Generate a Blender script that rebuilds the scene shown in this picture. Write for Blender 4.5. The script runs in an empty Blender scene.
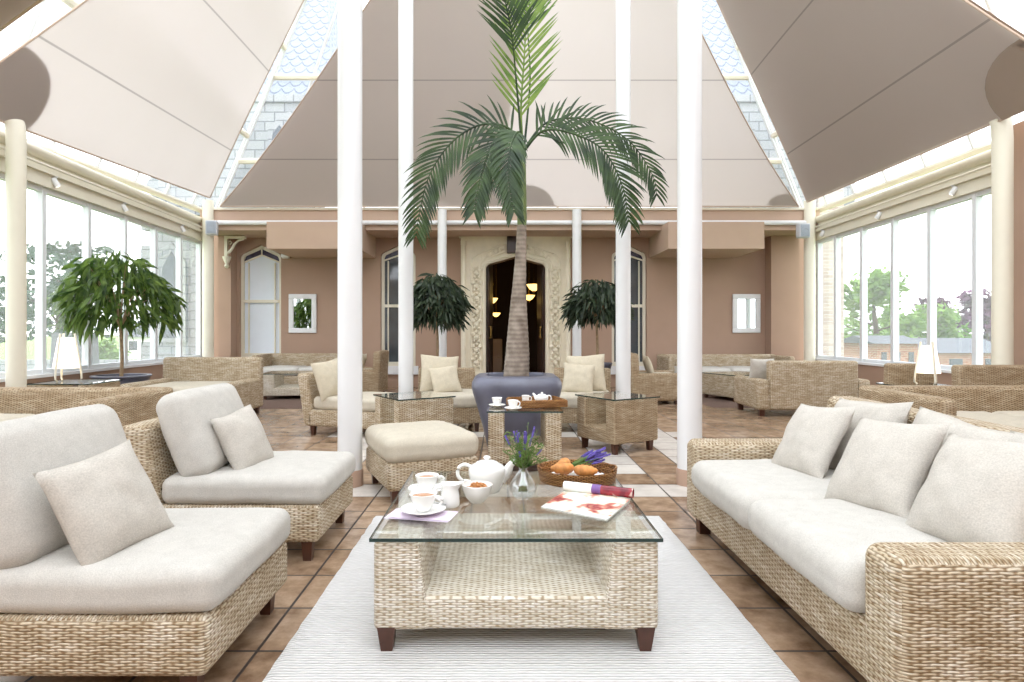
import bpy, bmesh, math, random
from mathutils import Vector, Matrix, Euler, noise as mnoise

SC = bpy.context.scene
COL = SC.collection
PI = math.pi
R = math.radians
random.seed(7)

# ------------------------------------------------------------------ camera
FPX, CX, CY, HC = 612.0, 502.0, 331.0, 1.15
cam_d = bpy.data.cameras.new('camera')
cam = bpy.data.objects.new('camera', cam_d)
COL.objects.link(cam)
cam.location = (0, 0, HC)
cam.rotation_euler = (PI / 2, 0, 0)
cam_d.sensor_width = 36.0
cam_d.lens = FPX / 1024 * 36
cam_d.shift_x = (512 - CX) / 1024
cam_d.shift_y = (CY - 341) / 1024
cam_d.clip_end = 500
SC.camera = cam

# ------------------------------------------------------------------ light
w = bpy.data.worlds.new('overcast_sky')
SC.world = w
w.use_nodes = True
wn = w.node_tree
bg = wn.nodes['Background']
bg.inputs[0].default_value = (0.945, 0.975, 1.015, 1)
bg.inputs[1].default_value = 1.0
SC.view_settings.view_transform = 'Standard'
SC.view_settings.look = 'None'
SC.view_settings.gamma = 1.0
SC.view_settings.exposure = 2.05
SC.view_settings.use_curve_mapping = False
SC.cycles.max_bounces = 10
SC.cycles.diffuse_bounces = 6
SC.cycles.transparent_max_bounces = 16
SC.cycles.use_denoising = True
SC.cycles.caustics_reflective = False
SC.cycles.caustics_refractive = False


# ------------------------------------------------------------------ materials
def srgb(r, g, b):
    f = lambda c: (c / 255 / 12.92) if c / 255 <= 0.04045 else ((c / 255 + 0.055) / 1.055) ** 2.4
    return (f(r), f(g), f(b), 1)


class NT:
    """small node-tree writer"""
    def __init__(s, name):
        s.m = bpy.data.materials.new(name)
        s.m.use_nodes = True
        s.t = s.m.node_tree
        s.b = s.t.nodes['Principled BSDF']
        s.out = s.t.nodes['Material Output']

    def n(s, typ, **kw):
        nd = s.t.nodes.new(typ)
        for k, v in kw.items():
            setattr(nd, k, v)
        return nd

    def put(s, sock, v):
        if v is None:
            return
        if hasattr(v, 'is_linked'):
            s.t.links.new(v, sock)
        else:
            sock.default_value = v

    def math(s, op, a, b=None, c=None):
        nd = s.n('ShaderNodeMath', operation=op)
        for i, v in enumerate((a, b, c)):
            s.put(nd.inputs[i], v)
        return nd.outputs[0]

    def coord(s, kind='Object'):
        return s.n('ShaderNodeTexCoord').outputs[kind]

    def xyz(s, v):
        nd = s.n('ShaderNodeSeparateXYZ')
        s.put(nd.inputs[0], v)
        return nd.outputs

    def comb(s, x, y, z=0.0):
        nd = s.n('ShaderNodeCombineXYZ')
        for i, v in enumerate((x, y, z)):
            s.put(nd.inputs[i], v)
        return nd.outputs[0]

    def noise(s, vec, scale, detail=3.0, rough=0.5):
        nd = s.n('ShaderNodeTexNoise')
        s.put(nd.inputs['Vector'], vec)
        nd.inputs['Scale'].default_value = scale
        nd.inputs['Detail'].default_value = detail
        nd.inputs['Roughness'].default_value = rough
        return nd.outputs[0]

    def ramp(s, fac, stops):
        nd = s.n('ShaderNodeValToRGB')
        s.put(nd.inputs[0], fac)
        cr = nd.color_ramp
        while len(cr.elements) < len(stops):
            cr.elements.new(0.5)
        for e, (p, c) in zip(cr.elements, stops):
            e.position = p
            e.color = c
        return nd.outputs[0]

    def mix(s, fac, a, b, blend='MIX'):
        nd = s.n('ShaderNodeMix', data_type='RGBA', blend_type=blend)
        s.put(nd.inputs[0], fac)
        s.put(nd.inputs[6], a)
        s.put(nd.inputs[7], b)
        return nd.outputs[2]

    def bump(s, h, strength=0.5, dist=0.01):
        nd = s.n('ShaderNodeBump')
        s.put(nd.inputs['Height'], h)
        nd.inputs['Strength'].default_value = strength
        nd.inputs['Distance'].default_value = dist
        s.t.links.new(nd.outputs[0], s.b.inputs['Normal'])

    def base(s, c, rough=0.5, spec=None, metal=None):
        s.put(s.b.inputs['Base Color'], c)
        s.put(s.b.inputs['Roughness'], rough)
        if spec is not None:
            s.b.inputs['Specular IOR Level'].default_value = spec
        if metal is not None:
            s.b.inputs['Metallic'].default_value = metal
        return s


def plain(name, c, rough=0.5, var=0.06, scale=8.0, spec=None, metal=None, bump=0.0, bscale=60):
    """paint-like material with a faint mottling"""
    t = NT(name)
    co = t.coord()
    n = t.noise(co, scale, 4)
    dark = tuple(x * (1 - var) for x in c[:3]) + (1,)
    lite = tuple(min(1, x * (1 + var)) for x in c[:3]) + (1,)
    t.base(t.ramp(n, [(0.3, dark), (0.7, lite)]), rough, spec, metal)
    if bump:
        t.bump(t.noise(co, bscale, 4), bump, 0.004)
    return t.m


def wicker(name, c_dark, c_mid, c_light, pu=0.0235, pv=0.0088, gap=(0.30, 0.24, 0.16, 1), rough=0.6):
    t = NT(name)
    u, v, _ = t.xyz(t.coord('UV'))
    wob = t.noise(t.comb(u, v), 14.0, 2)
    v2 = t.math('ADD', v, t.math('MULTIPLY', t.math('SUBTRACT', wob, 0.5), 0.012))
    row = t.math('DIVIDE', v2, pv)
    col = t.math('ADD', t.math('DIVIDE', u, pu), t.math('MULTIPLY', wob, 0.9))
    ri = t.math('FLOOR', row)
    rf = t.math('FRACT', row)
    a = t.math('SINE', t.math('MULTIPLY', t.math('ADD', col, ri), PI))
    c1 = t.math('SUBTRACT', t.math('MULTIPLY', rf, 2.0), 1.0)
    cs = t.math('SUBTRACT', 1.0, t.math('MULTIPLY', c1, c1))
    h = t.math('MULTIPLY', cs, t.math('ADD', 0.52, t.math('MULTIPLY', a, 0.48)))
    tone = t.noise(t.comb(t.math('MULTIPLY', u, 9.0), t.math('MULTIPLY', ri, 2.37)), 1.0, 3, 0.6)
    big = t.noise(t.comb(u, v), 7.0, 2)
    tn = t.math('ADD', t.math('MULTIPLY', tone, 0.72), t.math('MULTIPLY', big, 0.28))
    c = t.ramp(tn, [(0.30, c_dark), (0.5, c_mid), (0.68, c_light)])
    gp = t.ramp(t.math('ADD', h, t.math('MULTIPLY', t.math('SUBTRACT', tone, 0.5), 0.35)), [(0.0, (0, 0, 0, 1)), (0.27, (1, 1, 1, 1))])
    c2 = t.mix(gp, gap, c)  # crevice shade between strands mixed into the colour
    t.base(c2, rough, 0.25)
    t.bump(h, 0.9, 0.006)
    return t.m


def fabric(name, c, rough=0.9, wv=260.0):
    t = NT(name)
    co = t.coord()
    n = t.noise(co, 18.0, 4)
    f = t.noise(co, wv, 2)
    k = t.math('ADD', t.math('MULTIPLY', n, 0.3), t.math('MULTIPLY', f, 0.7))
    d = tuple(x * 0.80 for x in c[:3]) + (1,)
    l = tuple(min(1, x * 1.07) for x in c[:3]) + (1,)
    t.base(t.ramp(k, [(0.32, d), (0.66, l)]), rough, 0.1)
    t.bump(f, 0.35, 0.002)
    return t.m


def glassy(name, tint=(0.95, 0.98, 0.97, 1), f0=0.04, refl=(1, 1, 1, 1), haze=0.0):
    """thin clear glass: transmits straight on, mirrors more at a glance"""
    t = NT(name)
    lw = t.n('ShaderNodeLayerWeight')
    lw.inputs[0].default_value = 0.5
    fr = t.math('ADD', f0, t.math('MULTIPLY', t.math('POWER', lw.outputs['Facing'], 5.0), 1 - f0))
    tr = t.n('ShaderNodeBsdfTransparent')
    tr.inputs[0].default_value = tint
    gl = t.n('ShaderNodeBsdfGlossy')
    gl.inputs[0].default_value = refl
    gl.inputs['Roughness'].default_value = 0.0
    mx = t.n('ShaderNodeMixShader')
    t.t.links.new(fr, mx.inputs[0])
    t.t.links.new(tr.outputs[0], mx.inputs[1])
    t.t.links.new(gl.outputs[0], mx.inputs[2])
    if haze:  # pale translucent mix imitating sky glare on the glass
        tl = t.n('ShaderNodeBsdfTranslucent')
        tl.inputs[0].default_value = (0.95, 0.97, 1.0, 1)
        m2 = t.n('ShaderNodeMixShader')
        m2.inputs[0].default_value = haze
        t.t.links.new(mx.outputs[0], m2.inputs[1])
        t.t.links.new(tl.outputs[0], m2.inputs[2])
        mx = m2
    t.t.links.new(mx.outputs[0], t.out.inputs[0])
    return t.m


def leafmat(name, c1, c2, trans=0.25, scale=6.0, rough=0.42):
    t = NT(name)
    n = t.noise(t.coord(), scale, 3)
    c = t.ramp(n, [(0.35, c1), (0.65, c2)])
    t.base(c, rough, 0.4)
    tl = t.n('ShaderNodeBsdfTranslucent')
    t.put(tl.inputs[0], c)
    mx = t.n('ShaderNodeMixShader')
    mx.inputs[0].default_value = trans
    t.t.links.new(t.b.outputs[0], mx.inputs[1])
    t.t.links.new(tl.outputs[0], mx.inputs[2])
    t.t.links.new(mx.outputs[0], t.out.inputs[0])
    return t.m


def emit(name, c, s):
    t = NT(name)
    t.base(c, 0.5)
    t.b.inputs['Emission Color'].default_value = c
    t.b.inputs['Emission Strength'].default_value = s
    return t.m


def sailmat(name, refl, trans, fac):
    t = NT(name)
    u, v, _ = t.xyz(t.coord('UV'))
    acc = None
    for k in (0.125, 0.32, 0.52, 0.72):
        d = t.math('LESS_THAN', t.math('ABSOLUTE', t.math('SUBTRACT', v, k)), 0.0016)
        acc = d if acc is None else t.math('MAXIMUM', acc, d)
    n = t.noise(t.coord(), 1.2, 3)
    cr = t.mix(n, tuple(x * 0.95 for x in refl[:3]) + (1,), refl)
    cd = t.mix(acc, cr, tuple(x * 0.66 for x in refl[:3]) + (1,))
    ct = t.mix(acc, trans, tuple(x * 0.6 for x in trans[:3]) + (1,))
    df = t.n('ShaderNodeBsdfDiffuse')
    t.put(df.inputs[0], cd)
    tl = t.n('ShaderNodeBsdfTranslucent')
    t.put(tl.inputs[0], ct)
    mx = t.n('ShaderNodeMixShader')
    mx.inputs[0].default_value = fac
    t.t.links.new(df.outputs[0], mx.inputs[1])
    t.t.links.new(tl.outputs[0], mx.inputs[2])
    t.t.links.new(mx.outputs[0], t.out.inputs[0])
    return t.m


TS, TX0, TY0 = 0.341, 1.166, 2.199      # floor tile grid


def floormat():
    t = NT('terracotta_and_white_tiles')
    x, y, z = t.xyz(t.coord())
    tx = t.math('DIVIDE', t.math('SUBTRACT', x, TX0), TS)
    ty = t.math('DIVIDE', t.math('SUBTRACT', y, TY0), TS)
    ix, iy = t.math('FLOOR', tx), t.math('FLOOR', ty)
    fx, fy = t.math('FRACT', tx), t.math('FRACT', ty)

    def rng(v, a, b):
        return t.math('MULTIPLY', t.math('GREATER_THAN', v, a - 0.5), t.math('LESS_THAN', v, b + 0.5))
    rowA = t.math('MULTIPLY', rng(iy, 6, 6), rng(ix, -9, 2))
    rowB = t.math('MULTIPLY', rng(iy, 13, 13), rng(ix, -9, 2))
    deep = rng(iy, 8, 25)
    cols = t.math('ADD', t.math('ADD', rng(ix, -1, -1), rng(ix, 1, 1)), t.math('ADD', rng(ix, -6, -6), rng(ix, -8, -8)))
    white = t.math('MINIMUM', t.math('ADD', t.math('ADD', rowA, rowB), t.math('MULTIPLY', deep, cols)), 1.0)
    wn_ = t.n('ShaderNodeTexWhiteNoise', noise_dimensions='2D')
    t.put(wn_.inputs['Vector'], t.comb(ix, iy))
    per = wn_.outputs[0]
    co = t.coord()
    mott = t.noise(co, 7.5, 6, 0.6)
    k = t.math('ADD', t.math('MULTIPLY', mott, 0.8), t.math('MULTIPLY', per, 0.2))
    brown = t.ramp(k, [(0.32, srgb(114, 90, 70)), (0.5, srgb(153, 128, 105)), (0.68, srgb(182, 158, 135))])
    pale = t.ramp(k, [(0.3, srgb(196, 190, 184)), (0.7, srgb(226, 221, 214))])
    c = t.mix(white, brown, pale)
    e = 0.017
    gx = t.math('MAXIMUM', t.math('LESS_THAN', fx, e), t.math('GREATER_THAN', fx, 1 - e))
    gy = t.math('MAXIMUM', t.math('LESS_THAN', fy, e), t.math('GREATER_THAN', fy, 1 - e))
    g = t.math('MAXIMUM', gx, gy)
    c = t.mix(g, c, srgb(58, 48, 42))
    t.base(c, t.math('ADD', 0.24, t.math('MULTIPLY', g, 0.4)), 0.45)
    t.bump(t.math('ADD', t.math('MULTIPLY', t.math('SUBTRACT', 1.0, g), 1.0), t.math('MULTIPLY', mott, 0.25)), 0.35, 0.003)
    return t.m


def rugmat(name, c1, c2, pu=0.045, pv=0.016, b=0.9):
    t = NT(name)
    u, v, _ = t.xyz(t.coord())
    wob = t.math('MULTIPLY', t.noise(t.comb(u, v), 6.0, 2), 0.012)
    row = t.math('DIVIDE', t.math('ADD', v, wob), pv)
    ri, rf = t.math('FLOOR', row), t.math('FRACT', row)
    cs = t.math('SINE', t.math('MULTIPLY', rf, PI))
    a = t.math('SINE', t.math('MULTIPLY', t.math('ADD', t.math('DIVIDE', u, pu), t.math('MULTIPLY', ri, 0.5)), 2 * PI))
    h = t.math('MULTIPLY', cs, t.math('ADD', 0.8, t.math('MULTIPLY', a, 0.2)))
    n = t.noise(t.comb(t.math('MULTIPLY', u, 0.4), v), 40.0, 3)
    t.base(t.mix(t.math('MULTIPLY', t.math('ADD', h, n), 0.55), c1, c2), 0.95, 0.05)
    t.bump(t.math('ADD', h, t.math('MULTIPLY', n, 0.5)), b, 0.008)
    return t.m


def bark(name, c1, c2, rings=16.0):
    t = NT(name)
    x, y, z = t.xyz(t.coord())
    n = t.noise(t.coord(), 9.0, 4)
    wv = t.math('SINE', t.math('ADD', t.math('MULTIPLY', z, rings * 2 * PI), t.math('MULTIPLY', n, 3.0)))
    k = t.math('ADD', t.math('MULTIPLY', wv, 0.07), n)
    t.base(t.ramp(k, [(0.3, c1), (0.7, c2)]), 0.85, 0.2)
    t.bump(k, 0.6, 0.01)
    return t.m


def brickmat(name, c1, c2, cm, bw=0.22, bh=0.075):
    t = NT(name)
    u, v, _ = t.xyz(t.coord('UV'))
    br = t.n('ShaderNodeTexBrick')
    t.put(br.inputs['Vector'], t.comb(u, v))
    br.inputs['Color1'].default_value = c1
    br.inputs['Color2'].default_value = c2
    br.inputs['Mortar'].default_value = cm
    br.inputs['Scale'].default_value = 1.0
    br.inputs['Mortar Size'].default_value = bh * 0.07
    br.inputs['Brick Width'].default_value = bw
    br.inputs['Row Height'].default_value = bh
    t.base(br.outputs[0], 0.9, 0.1)
    return t.m


def scalemat(name):
    t = NT(name)
    u, v, _ = t.xyz(t.coord('UV'))
    pv, pu = 0.20, 0.27
    row = t.math('DIVIDE', v, pv)
    ri, rf = t.math('FLOOR', row), t.math('FRACT', row)
    col = t.math('ADD', t.math('DIVIDE', u, pu), t.math('MULTIPLY', t.math('MODULO', ri, 2.0), 0.5))
    cf = t.math('SUBTRACT', t.math('FRACT', col), 0.5)
    arc = t.math('MULTIPLY', t.math('MULTIPLY', cf, cf), 2.6)
    d = t.math('ABSOLUTE', t.math('SUBTRACT', rf, t.math('ADD', arc, 0.1)))
    ln = t.ramp(d, [(0.05, (1, 1, 1, 1)), (0.16, (0, 0, 0, 1))])
    c = t.mix(ln, srgb(132, 138, 150), srgb(84, 94, 114))
    t.base(c, 0.7, 0.3)
    return t.m


def magmat():
    t = NT('magazine_print')
    co = t.coord()
    n = t.noise(co, 7.5, 3, 0.55)
    c = t.ramp(n, [(0.44, srgb(226, 232, 230)), (0.52, srgb(238, 230, 210)), (0.57, srgb(206, 130, 112)),
                   (0.63, srgb(150, 52, 60)), (0.72, srgb(220, 150, 120))])
    t.base(c, 0.25, 0.5)
    return t.m


M = {}
M['wick'] = wicker('natural_seagrass', srgb(160, 138, 110), srgb(200, 184, 158), srgb(230, 221, 205), gap=srgb(128, 104, 74))
M['wick_d'] = wicker('tan_seagrass', srgb(146, 122, 92), srgb(182, 161, 132), srgb(210, 195, 170), gap=srgb(116, 94, 68))
M['wick_w'] = wicker('whitewashed_seagrass', srgb(200, 187, 163), srgb(224, 216, 201), srgb(240, 236, 229), gap=srgb(158, 140, 112))
M['basket'] = wicker('brown_rattan', srgb(120, 76, 38), srgb(170, 118, 66), srgb(205, 160, 104), 0.012, 0.0062, srgb(74, 44, 20), 0.4)
M['cush'] = fabric('pale_linen', srgb(198, 195, 189))
M['cush2'] = fabric('oatmeal_linen', srgb(198, 190, 174))
M['pillow'] = fabric('ivory_linen', srgb(195, 190, 182), wv=200)
M['pillow_c'] = fabric('cream_linen', srgb(204, 194, 173), wv=200)
M['wood'] = plain('dark_stained_wood', srgb(74, 44, 32), 0.35, 0.3, 14)
M['glass'] = glassy('clear_glass', (0.985, 0.99, 0.99, 1), 0.03)
M['vase'] = glassy('vase_glass', (0.95, 0.97, 0.98, 1), 0.10)
M['winglass'] = glassy('window_glass', (0.985, 0.99, 0.99, 1), 0.03, haze=0.07)
M['tglass'] = glassy('table_glass', (0.965, 0.98, 0.972, 1), 0.09)
M['tedge'] = plain('green_black_glass_edge', srgb(38, 58, 56), 0.1, 0.1)
M['roofglass'] = glassy('roof_glass', (0.97, 0.985, 0.99, 1), 0.03, haze=0.13)
M['floor'] = floormat()
M['rug'] = rugmat('white_wool_ribs', srgb(196, 195, 195), srgb(234, 233, 232))
M['rug_d'] = rugmat('brown_shag', srgb(58, 47, 43), srgb(142, 120, 110), 0.03, 0.03, 1.0)
M['brown'] = plain('mushroom_brown_paint', srgb(170, 143, 125), 0.75, 0.03, 2.5, 0.2)
M['brown_l'] = plain('light_mushroom_paint', srgb(190, 165, 147), 0.75, 0.03, 2.5, 0.2)
M['white'] = plain('white_gloss_paint', srgb(226, 227, 229), 0.35, 0.015, 3)
M['cream'] = plain('cream_paint', srgb(226, 221, 204), 0.4, 0.03, 3)
M['alu'] = plain('white_window_metal', srgb(222, 226, 230), 0.35, 0.03, 5)
M['stone'] = plain('cream_painted_stone', srgb(232, 224, 204), 0.7, 0.05, 6, 0.2, bump=0.3)
M['darkwood'] = plain('dark_door_wood', srgb(58, 40, 34), 0.3, 0.2, 9)
M['brass'] = plain('brass', srgb(206, 168, 96), 0.25, 0.1, 20, None, 1.0)
M['steel'] = plain('satin_steel', srgb(190, 190, 190), 0.3, 0.05, 20, None, 1.0)
M['slatepot'] = plain('blue_grey_glaze', srgb(96, 98, 114), 0.36, 0.2, 5, 0.6, bump=0.25, bscale=18)
M['soil'] = plain('dark_soil', srgb(52, 40, 32), 0.95, 0.4, 40)
M['china'] = plain('white_china', srgb(244, 244, 242), 0.12, 0.01, 5, 0.5)
M['tea'] = plain('milky_tea', srgb(170, 122, 84), 0.08, 0.03, 20)
M['sugar'] = plain('brown_sugar', srgb(176, 120, 70), 0.8, 0.3, 60)
M['lilac'] = fabric('lilac_cotton', srgb(226, 214, 230), 0.9, 500)
M['napkin'] = fabric('white_cotton', srgb(240, 240, 238), 0.9, 500)
M['pastry'] = plain('golden_pastry', srgb(206, 140, 76), 0.55, 0.35, 30)
M['palm'] = leafmat('palm_green', srgb(28, 50, 24), srgb(64, 88, 42), 0.22, 5)
M['palm_y'] = leafmat('young_palm_green', srgb(88, 122, 42), srgb(132, 156, 66), 0.35, 5)
M['stemgreen'] = plain('green_stalk', srgb(104, 120, 70), 0.5, 0.15, 10)
M['ficus'] = leafmat('ficus_green', srgb(48, 74, 34), srgb(112, 138, 62), 0.4, 9)
M['ficus_d'] = leafmat('deep_ficus_green', srgb(34, 48, 34), srgb(70, 84, 60), 0.2, 9)
M['trunk'] = bark('palm_trunk', srgb(112, 100, 90), srgb(168, 156, 144), 22)
M['twig'] = plain('pale_bark', srgb(150, 128, 100), 0.85, 0.2, 30)
M['sail'] = sailmat('white_sail_cloth', srgb(206, 196, 190), srgb(214, 205, 200), 0.36)
M['sky_blocker'] = plain('taupe_blocker_and_hem', srgb(190, 169, 152), 0.9, 0.03, 2)  # opaque layer added above sails to darken them; hem cords share it
M['patch'] = plain('taupe_patch_cloth', srgb(150, 134, 122), 0.9, 0.03, 2)
M['shade'] = emit('warm_lampshade', (1.0, 0.93, 0.80, 1), 0.35)
M['bulb'] = emit('lit_spot_lens', (1.0, 0.93, 0.8, 1), 2.5)
M['amber'] = emit('amber_glass_shade', (1.0, 0.62, 0.16, 1), 0.9)
M['mirror'] = plain('mirror_silver', srgb(236, 240, 240), 0.02, 0.0, 1, None, 1.0)
M['blind'] = plain('pale_blue_blind', srgb(226, 234, 244), 0.7, 0.03, 2)
M['dglass'] = plain('dim_window_glass', srgb(70, 78, 84), 0.05, 0.3, 2, 0.8)
M['stain'] = plain('dark_leaded_glass', srgb(50, 42, 66), 0.2, 0.4, 14)
M['speaker'] = plain('grey_speaker_plastic', srgb(196, 200, 206), 0.5, 0.03, 10)
M['grille'] = plain('speaker_grille', srgb(158, 166, 178), 0.6, 0.1, 120)
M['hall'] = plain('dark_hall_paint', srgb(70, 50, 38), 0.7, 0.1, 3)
M['lav'] = plain('lavender_flower', srgb(98, 84, 164), 0.8, 0.25, 40)
M['herb'] = leafmat('herb_green', srgb(70, 104, 44), srgb(120, 152, 76), 0.3, 30)
M['magazine'] = magmat()
M['paper'] = plain('magazine_paper', srgb(236, 238, 236), 0.3, 0.02, 10)
M['purple'] = plain('purple_ink', srgb(118, 84, 150), 0.3, 0.1, 30)
M['grass'] = plain('mown_lawn', srgb(112, 138, 72), 0.95, 0.25, 0.6)
M['cedar'] = leafmat('cedar_green', srgb(40, 60, 46), srgb(66, 90, 66), 0.1, 0.8, 0.8)
M['tree_l'] = leafmat('spring_green', srgb(92, 128, 60), srgb(140, 172, 92), 0.25, 0.8, 0.8)
M['tree_p'] = leafmat('copper_beech', srgb(70, 34, 62), srgb(110, 66, 100), 0.15, 0.8, 0.8)
M['barkout'] = plain('dark_bark', srgb(84, 70, 60), 0.9, 0.2, 4)
M['ashlar'] = brickmat('pale_ashlar', srgb(160, 161, 164), srgb(146, 149, 154), srgb(112, 115, 121), 0.42, 0.2)
M['redbrick'] = brickmat('red_brick', srgb(178, 128, 104), srgb(154, 106, 88), srgb(190, 176, 162))
M['greybrick'] = brickmat('washed_brick', srgb(196, 182, 172), srgb(172, 156, 148), srgb(206, 200, 194))
M['slate'] = plain('grey_slate', srgb(74, 80, 90), 0.7, 0.12, 3)
M['scales'] = scalemat('scalloped_slates')
M['render'] = plain('white_render', srgb(232, 232, 228), 0.8, 0.04, 2)
M['monument'] = plain('dark_grey_stone', srgb(110, 112, 120), 0.8, 0.12, 2)


# ------------------------------------------------------------------ mesh helpers
class MB:
    """collects shapes and links them as ONE mesh object"""
    def __init__(s):
        s.b = bmesh.new()

    def face(s, pts):
        vs = [s.b.verts.new(p) for p in pts]
        return s.b.faces.new(vs)

    def grid(s, rows, closed=False):
        """rows: list of equal-length point lists -> quads"""
        vr = [[s.b.verts.new(p) for p in r] for r in rows]
        for a, b in zip(vr, vr[1:]):
            n = len(a)
            for i in range(n if closed else n - 1):
                j = (i + 1) % n
                try:
                    s.b.faces.new((a[i], a[j], b[j], b[i]))
                except ValueError:
                    pass
        return vr

    def box(s, x0, x1, y0, y1, z0, z1, mat=None):
        p = [Vector((x, y, z)) for x in (x0, x1) for y in (y0, y1) for z in (z0, z1)]
        if mat is not None:
            p = [mat @ q for q in p]
        v = [s.b.verts.new(q) for q in p]
        for f in ((0, 1, 3, 2), (4, 6, 7, 5), (0, 4, 5, 1), (2, 3, 7, 6), (0, 2, 6, 4), (1, 5, 7, 3)):
            s.b.faces.new([v[i] for i in f])
        return s

    def rbox(s, cx, cy, cz, w, d, h, r=0.02, n=1, mat=None, fn=None, e=3):
        """rounded box centred at c; n inner divisions; fn(p, unit)->p reshapes in local coords"""
        r = min(r, w / 2 * 0.98, d / 2 * 0.98, h / 2 * 0.98)
        dims = (w / 2, d / 2, h / 2)

        def axis(a):
            edge = [r * (1 - math.cos(PI / 2 * i / e)) if False else r * i / e for i in range(e)]
            lo = [-a + q for q in edge]
            inner = [-(a - r) + 2 * (a - r) * i / n for i in range(n + 1)]
            return lo + inner + [-q for q in reversed(lo)]
        ax = [axis(a) for a in dims]
        cache = {}

        def vert(p):
            k = tuple(round(q, 6) for q in p)
            if k in cache:
                return cache[k]
            q = Vector([max(-(dims[i] - r), min(dims[i] - r, p[i])) for i in range(3)])
            # cube-to-sphere on the rim gives an even round
            dlt = Vector(p) - q
            if dlt.length > 1e-9:
                m = max(abs(c) for c in dlt)
                t = Vector([math.tan(c / m * PI / 4) if m > 0 else 0 for c in dlt])
                q = q + t.normalized() * (m if m < r - 1e-6 else r)
            if fn:
                q = Vector(fn(q, (p[0] / dims[0], p[1] / dims[1], p[2] / dims[2])))
            q = q + Vector((cx, cy, cz))
            if mat is not None:
                q = mat @ q
            v = s.b.verts.new(q)
            cache[k] = v
            return v
        for a in range(3):
            b, c = (a + 1) % 3, (a + 2) % 3
            for sg in (-1, 1):
                for i in range(len(ax[b]) - 1):
                    for j in range(len(ax[c]) - 1):
                        quad = []
                        for ii, jj in ((i, j), (i + 1, j), (i + 1, j + 1), (i, j + 1)):
                            p = [0, 0, 0]
                            p[a] = sg * dims[a]
                            p[b] = ax[b][ii]
                            p[c] = ax[c][jj]
                            quad.append(vert(p))
                        if sg < 0:
                            quad.reverse()
                        if len(set(quad)) > 2:
                            try:
                                s.b.faces.new(quad)
                            except ValueError:
                                pass
        return s

    def lathe(s, prof, n=24, c=(0, 0, 0), mat=None, sx=1.0, sy=1.0):
        rows = []
        for r, z in prof:
            row = []
            for i in range(n):
                a = 2 * PI * i / n
                p = Vector((c[0] + r * sx * math.cos(a), c[1] + r * sy * math.sin(a), c[2] + z))
                row.append(mat @ p if mat is not None else p)
            rows.append(row)
        s.grid(rows, closed=True)
        return s

    def tube(s, pts, rad, n=8, cap=True, sub=0):
        pts = [Vector(p) for p in pts]
        rr = list(rad) if hasattr(rad, '__len__') else [rad] * len(pts)
        if sub:                     # Catmull-Rom resampling for bent handles
            np_, nr = [], []
            for i in range(len(pts) - 1):
                p0, p1, p2, p3 = pts[max(i - 1, 0)], pts[i], pts[i + 1], pts[min(i + 2, len(pts) - 1)]
                for k in range(sub):
                    q = k / sub
                    np_.append(0.5 * ((2 * p1) + (p2 - p0) * q + (2 * p0 - 5 * p1 + 4 * p2 - p3) * q * q + (3 * p1 - p0 - 3 * p2 + p3) * q ** 3))
                    nr.append(rr[i] * (1 - q) + rr[i + 1] * q)
            pts, rr = np_ + [pts[-1]], nr + [rr[-1]]
        rows = []
        ref = Vector((0, 0, 1))
        for i, p in enumerate(pts):
            t = (pts[min(i + 1, len(pts) - 1)] - pts[max(i - 1, 0)]).normalized()
            if abs(t.dot(ref)) > 0.95:
                ref = Vector((1, 0, 0)) if abs(t.x) < 0.9 else Vector((0, 1, 0))
            u = t.cross(ref).normalized()
            v = t.cross(u).normalized()
            rows.append([p + u * rr[i] * math.cos(2 * PI * k / n) + v * rr[i] * math.sin(2 * PI * k / n) for k in range(n)])
        vr = s.grid(rows, closed=True)
        if cap and n > 2:
            s.b.faces.new(vr[0])
            s.b.faces.new(list(reversed(vr[-1])))
        return s

    def prism(s, poly, axis, a0, a1):
        """poly: 2-D outline; axis 'x','y','z' extruded from a0 to a1"""
        def P(p, a):
            return {'x': (a, p[0], p[1]), 'y': (p[0], a, p[1]), 'z': (p[0], p[1], a)}[axis]
        A = [s.b.verts.new(P(p, a0)) for p in poly]
        B = [s.b.verts.new(P(p, a1)) for p in poly]
        s.b.faces.new(A)
        s.b.faces.new(list(reversed(B)))
        n = len(poly)
        for i in range(n):
            s.b.faces.new((A[i], B[i], B[(i + 1) % n], A[(i + 1) % n]))
        return s

    def build(s, name, m, parent=None, smooth=True, angle=40, uv=True, loc=None, rot=None):
        bm = s.b
        bmesh.ops.remove_doubles(bm, verts=bm.verts, dist=1e-5)
        bmesh.ops.recalc_face_normals(bm, faces=bm.faces)
        if uv:
            L = bm.loops.layers.uv.verify()
            for f in bm.faces:
                nx, ny, nz = (abs(c) for c in f.normal)
                for lp in f.loops:
                    p = lp.vert.co
                    if nz >= nx and nz >= ny:
                        lp[L].uv = (p.x, p.y)
                    elif nx > ny:
                        lp[L].uv = (p.y, p.z)
                    else:
                        lp[L].uv = (p.x, p.z)
        if smooth:
            for f in bm.faces:
                f.smooth = True
            ca = math.cos(R(angle))
            for ed in bm.edges:
                if len(ed.link_faces) == 2 and ed.link_faces[0].normal.dot(ed.link_faces[1].normal) < ca:
                    ed.smooth = False
        me = bpy.data.meshes.new(name)
        bm.to_mesh(me)
        bm.free()
        me.materials.append(m)
        o = bpy.data.objects.new(name, me)
        COL.objects.link(o)
        if parent is not None:
            o.parent = parent
        if loc is not None:
            o.location = loc
        if rot is not None:
            o.rotation_euler = rot
        return o


def tag(o, label, cat, group=None, kind=None):
    o['label'] = label
    o['category'] = cat
    if group:
        o['group'] = group
    if kind:
        o['kind'] = kind
    return o


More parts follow.
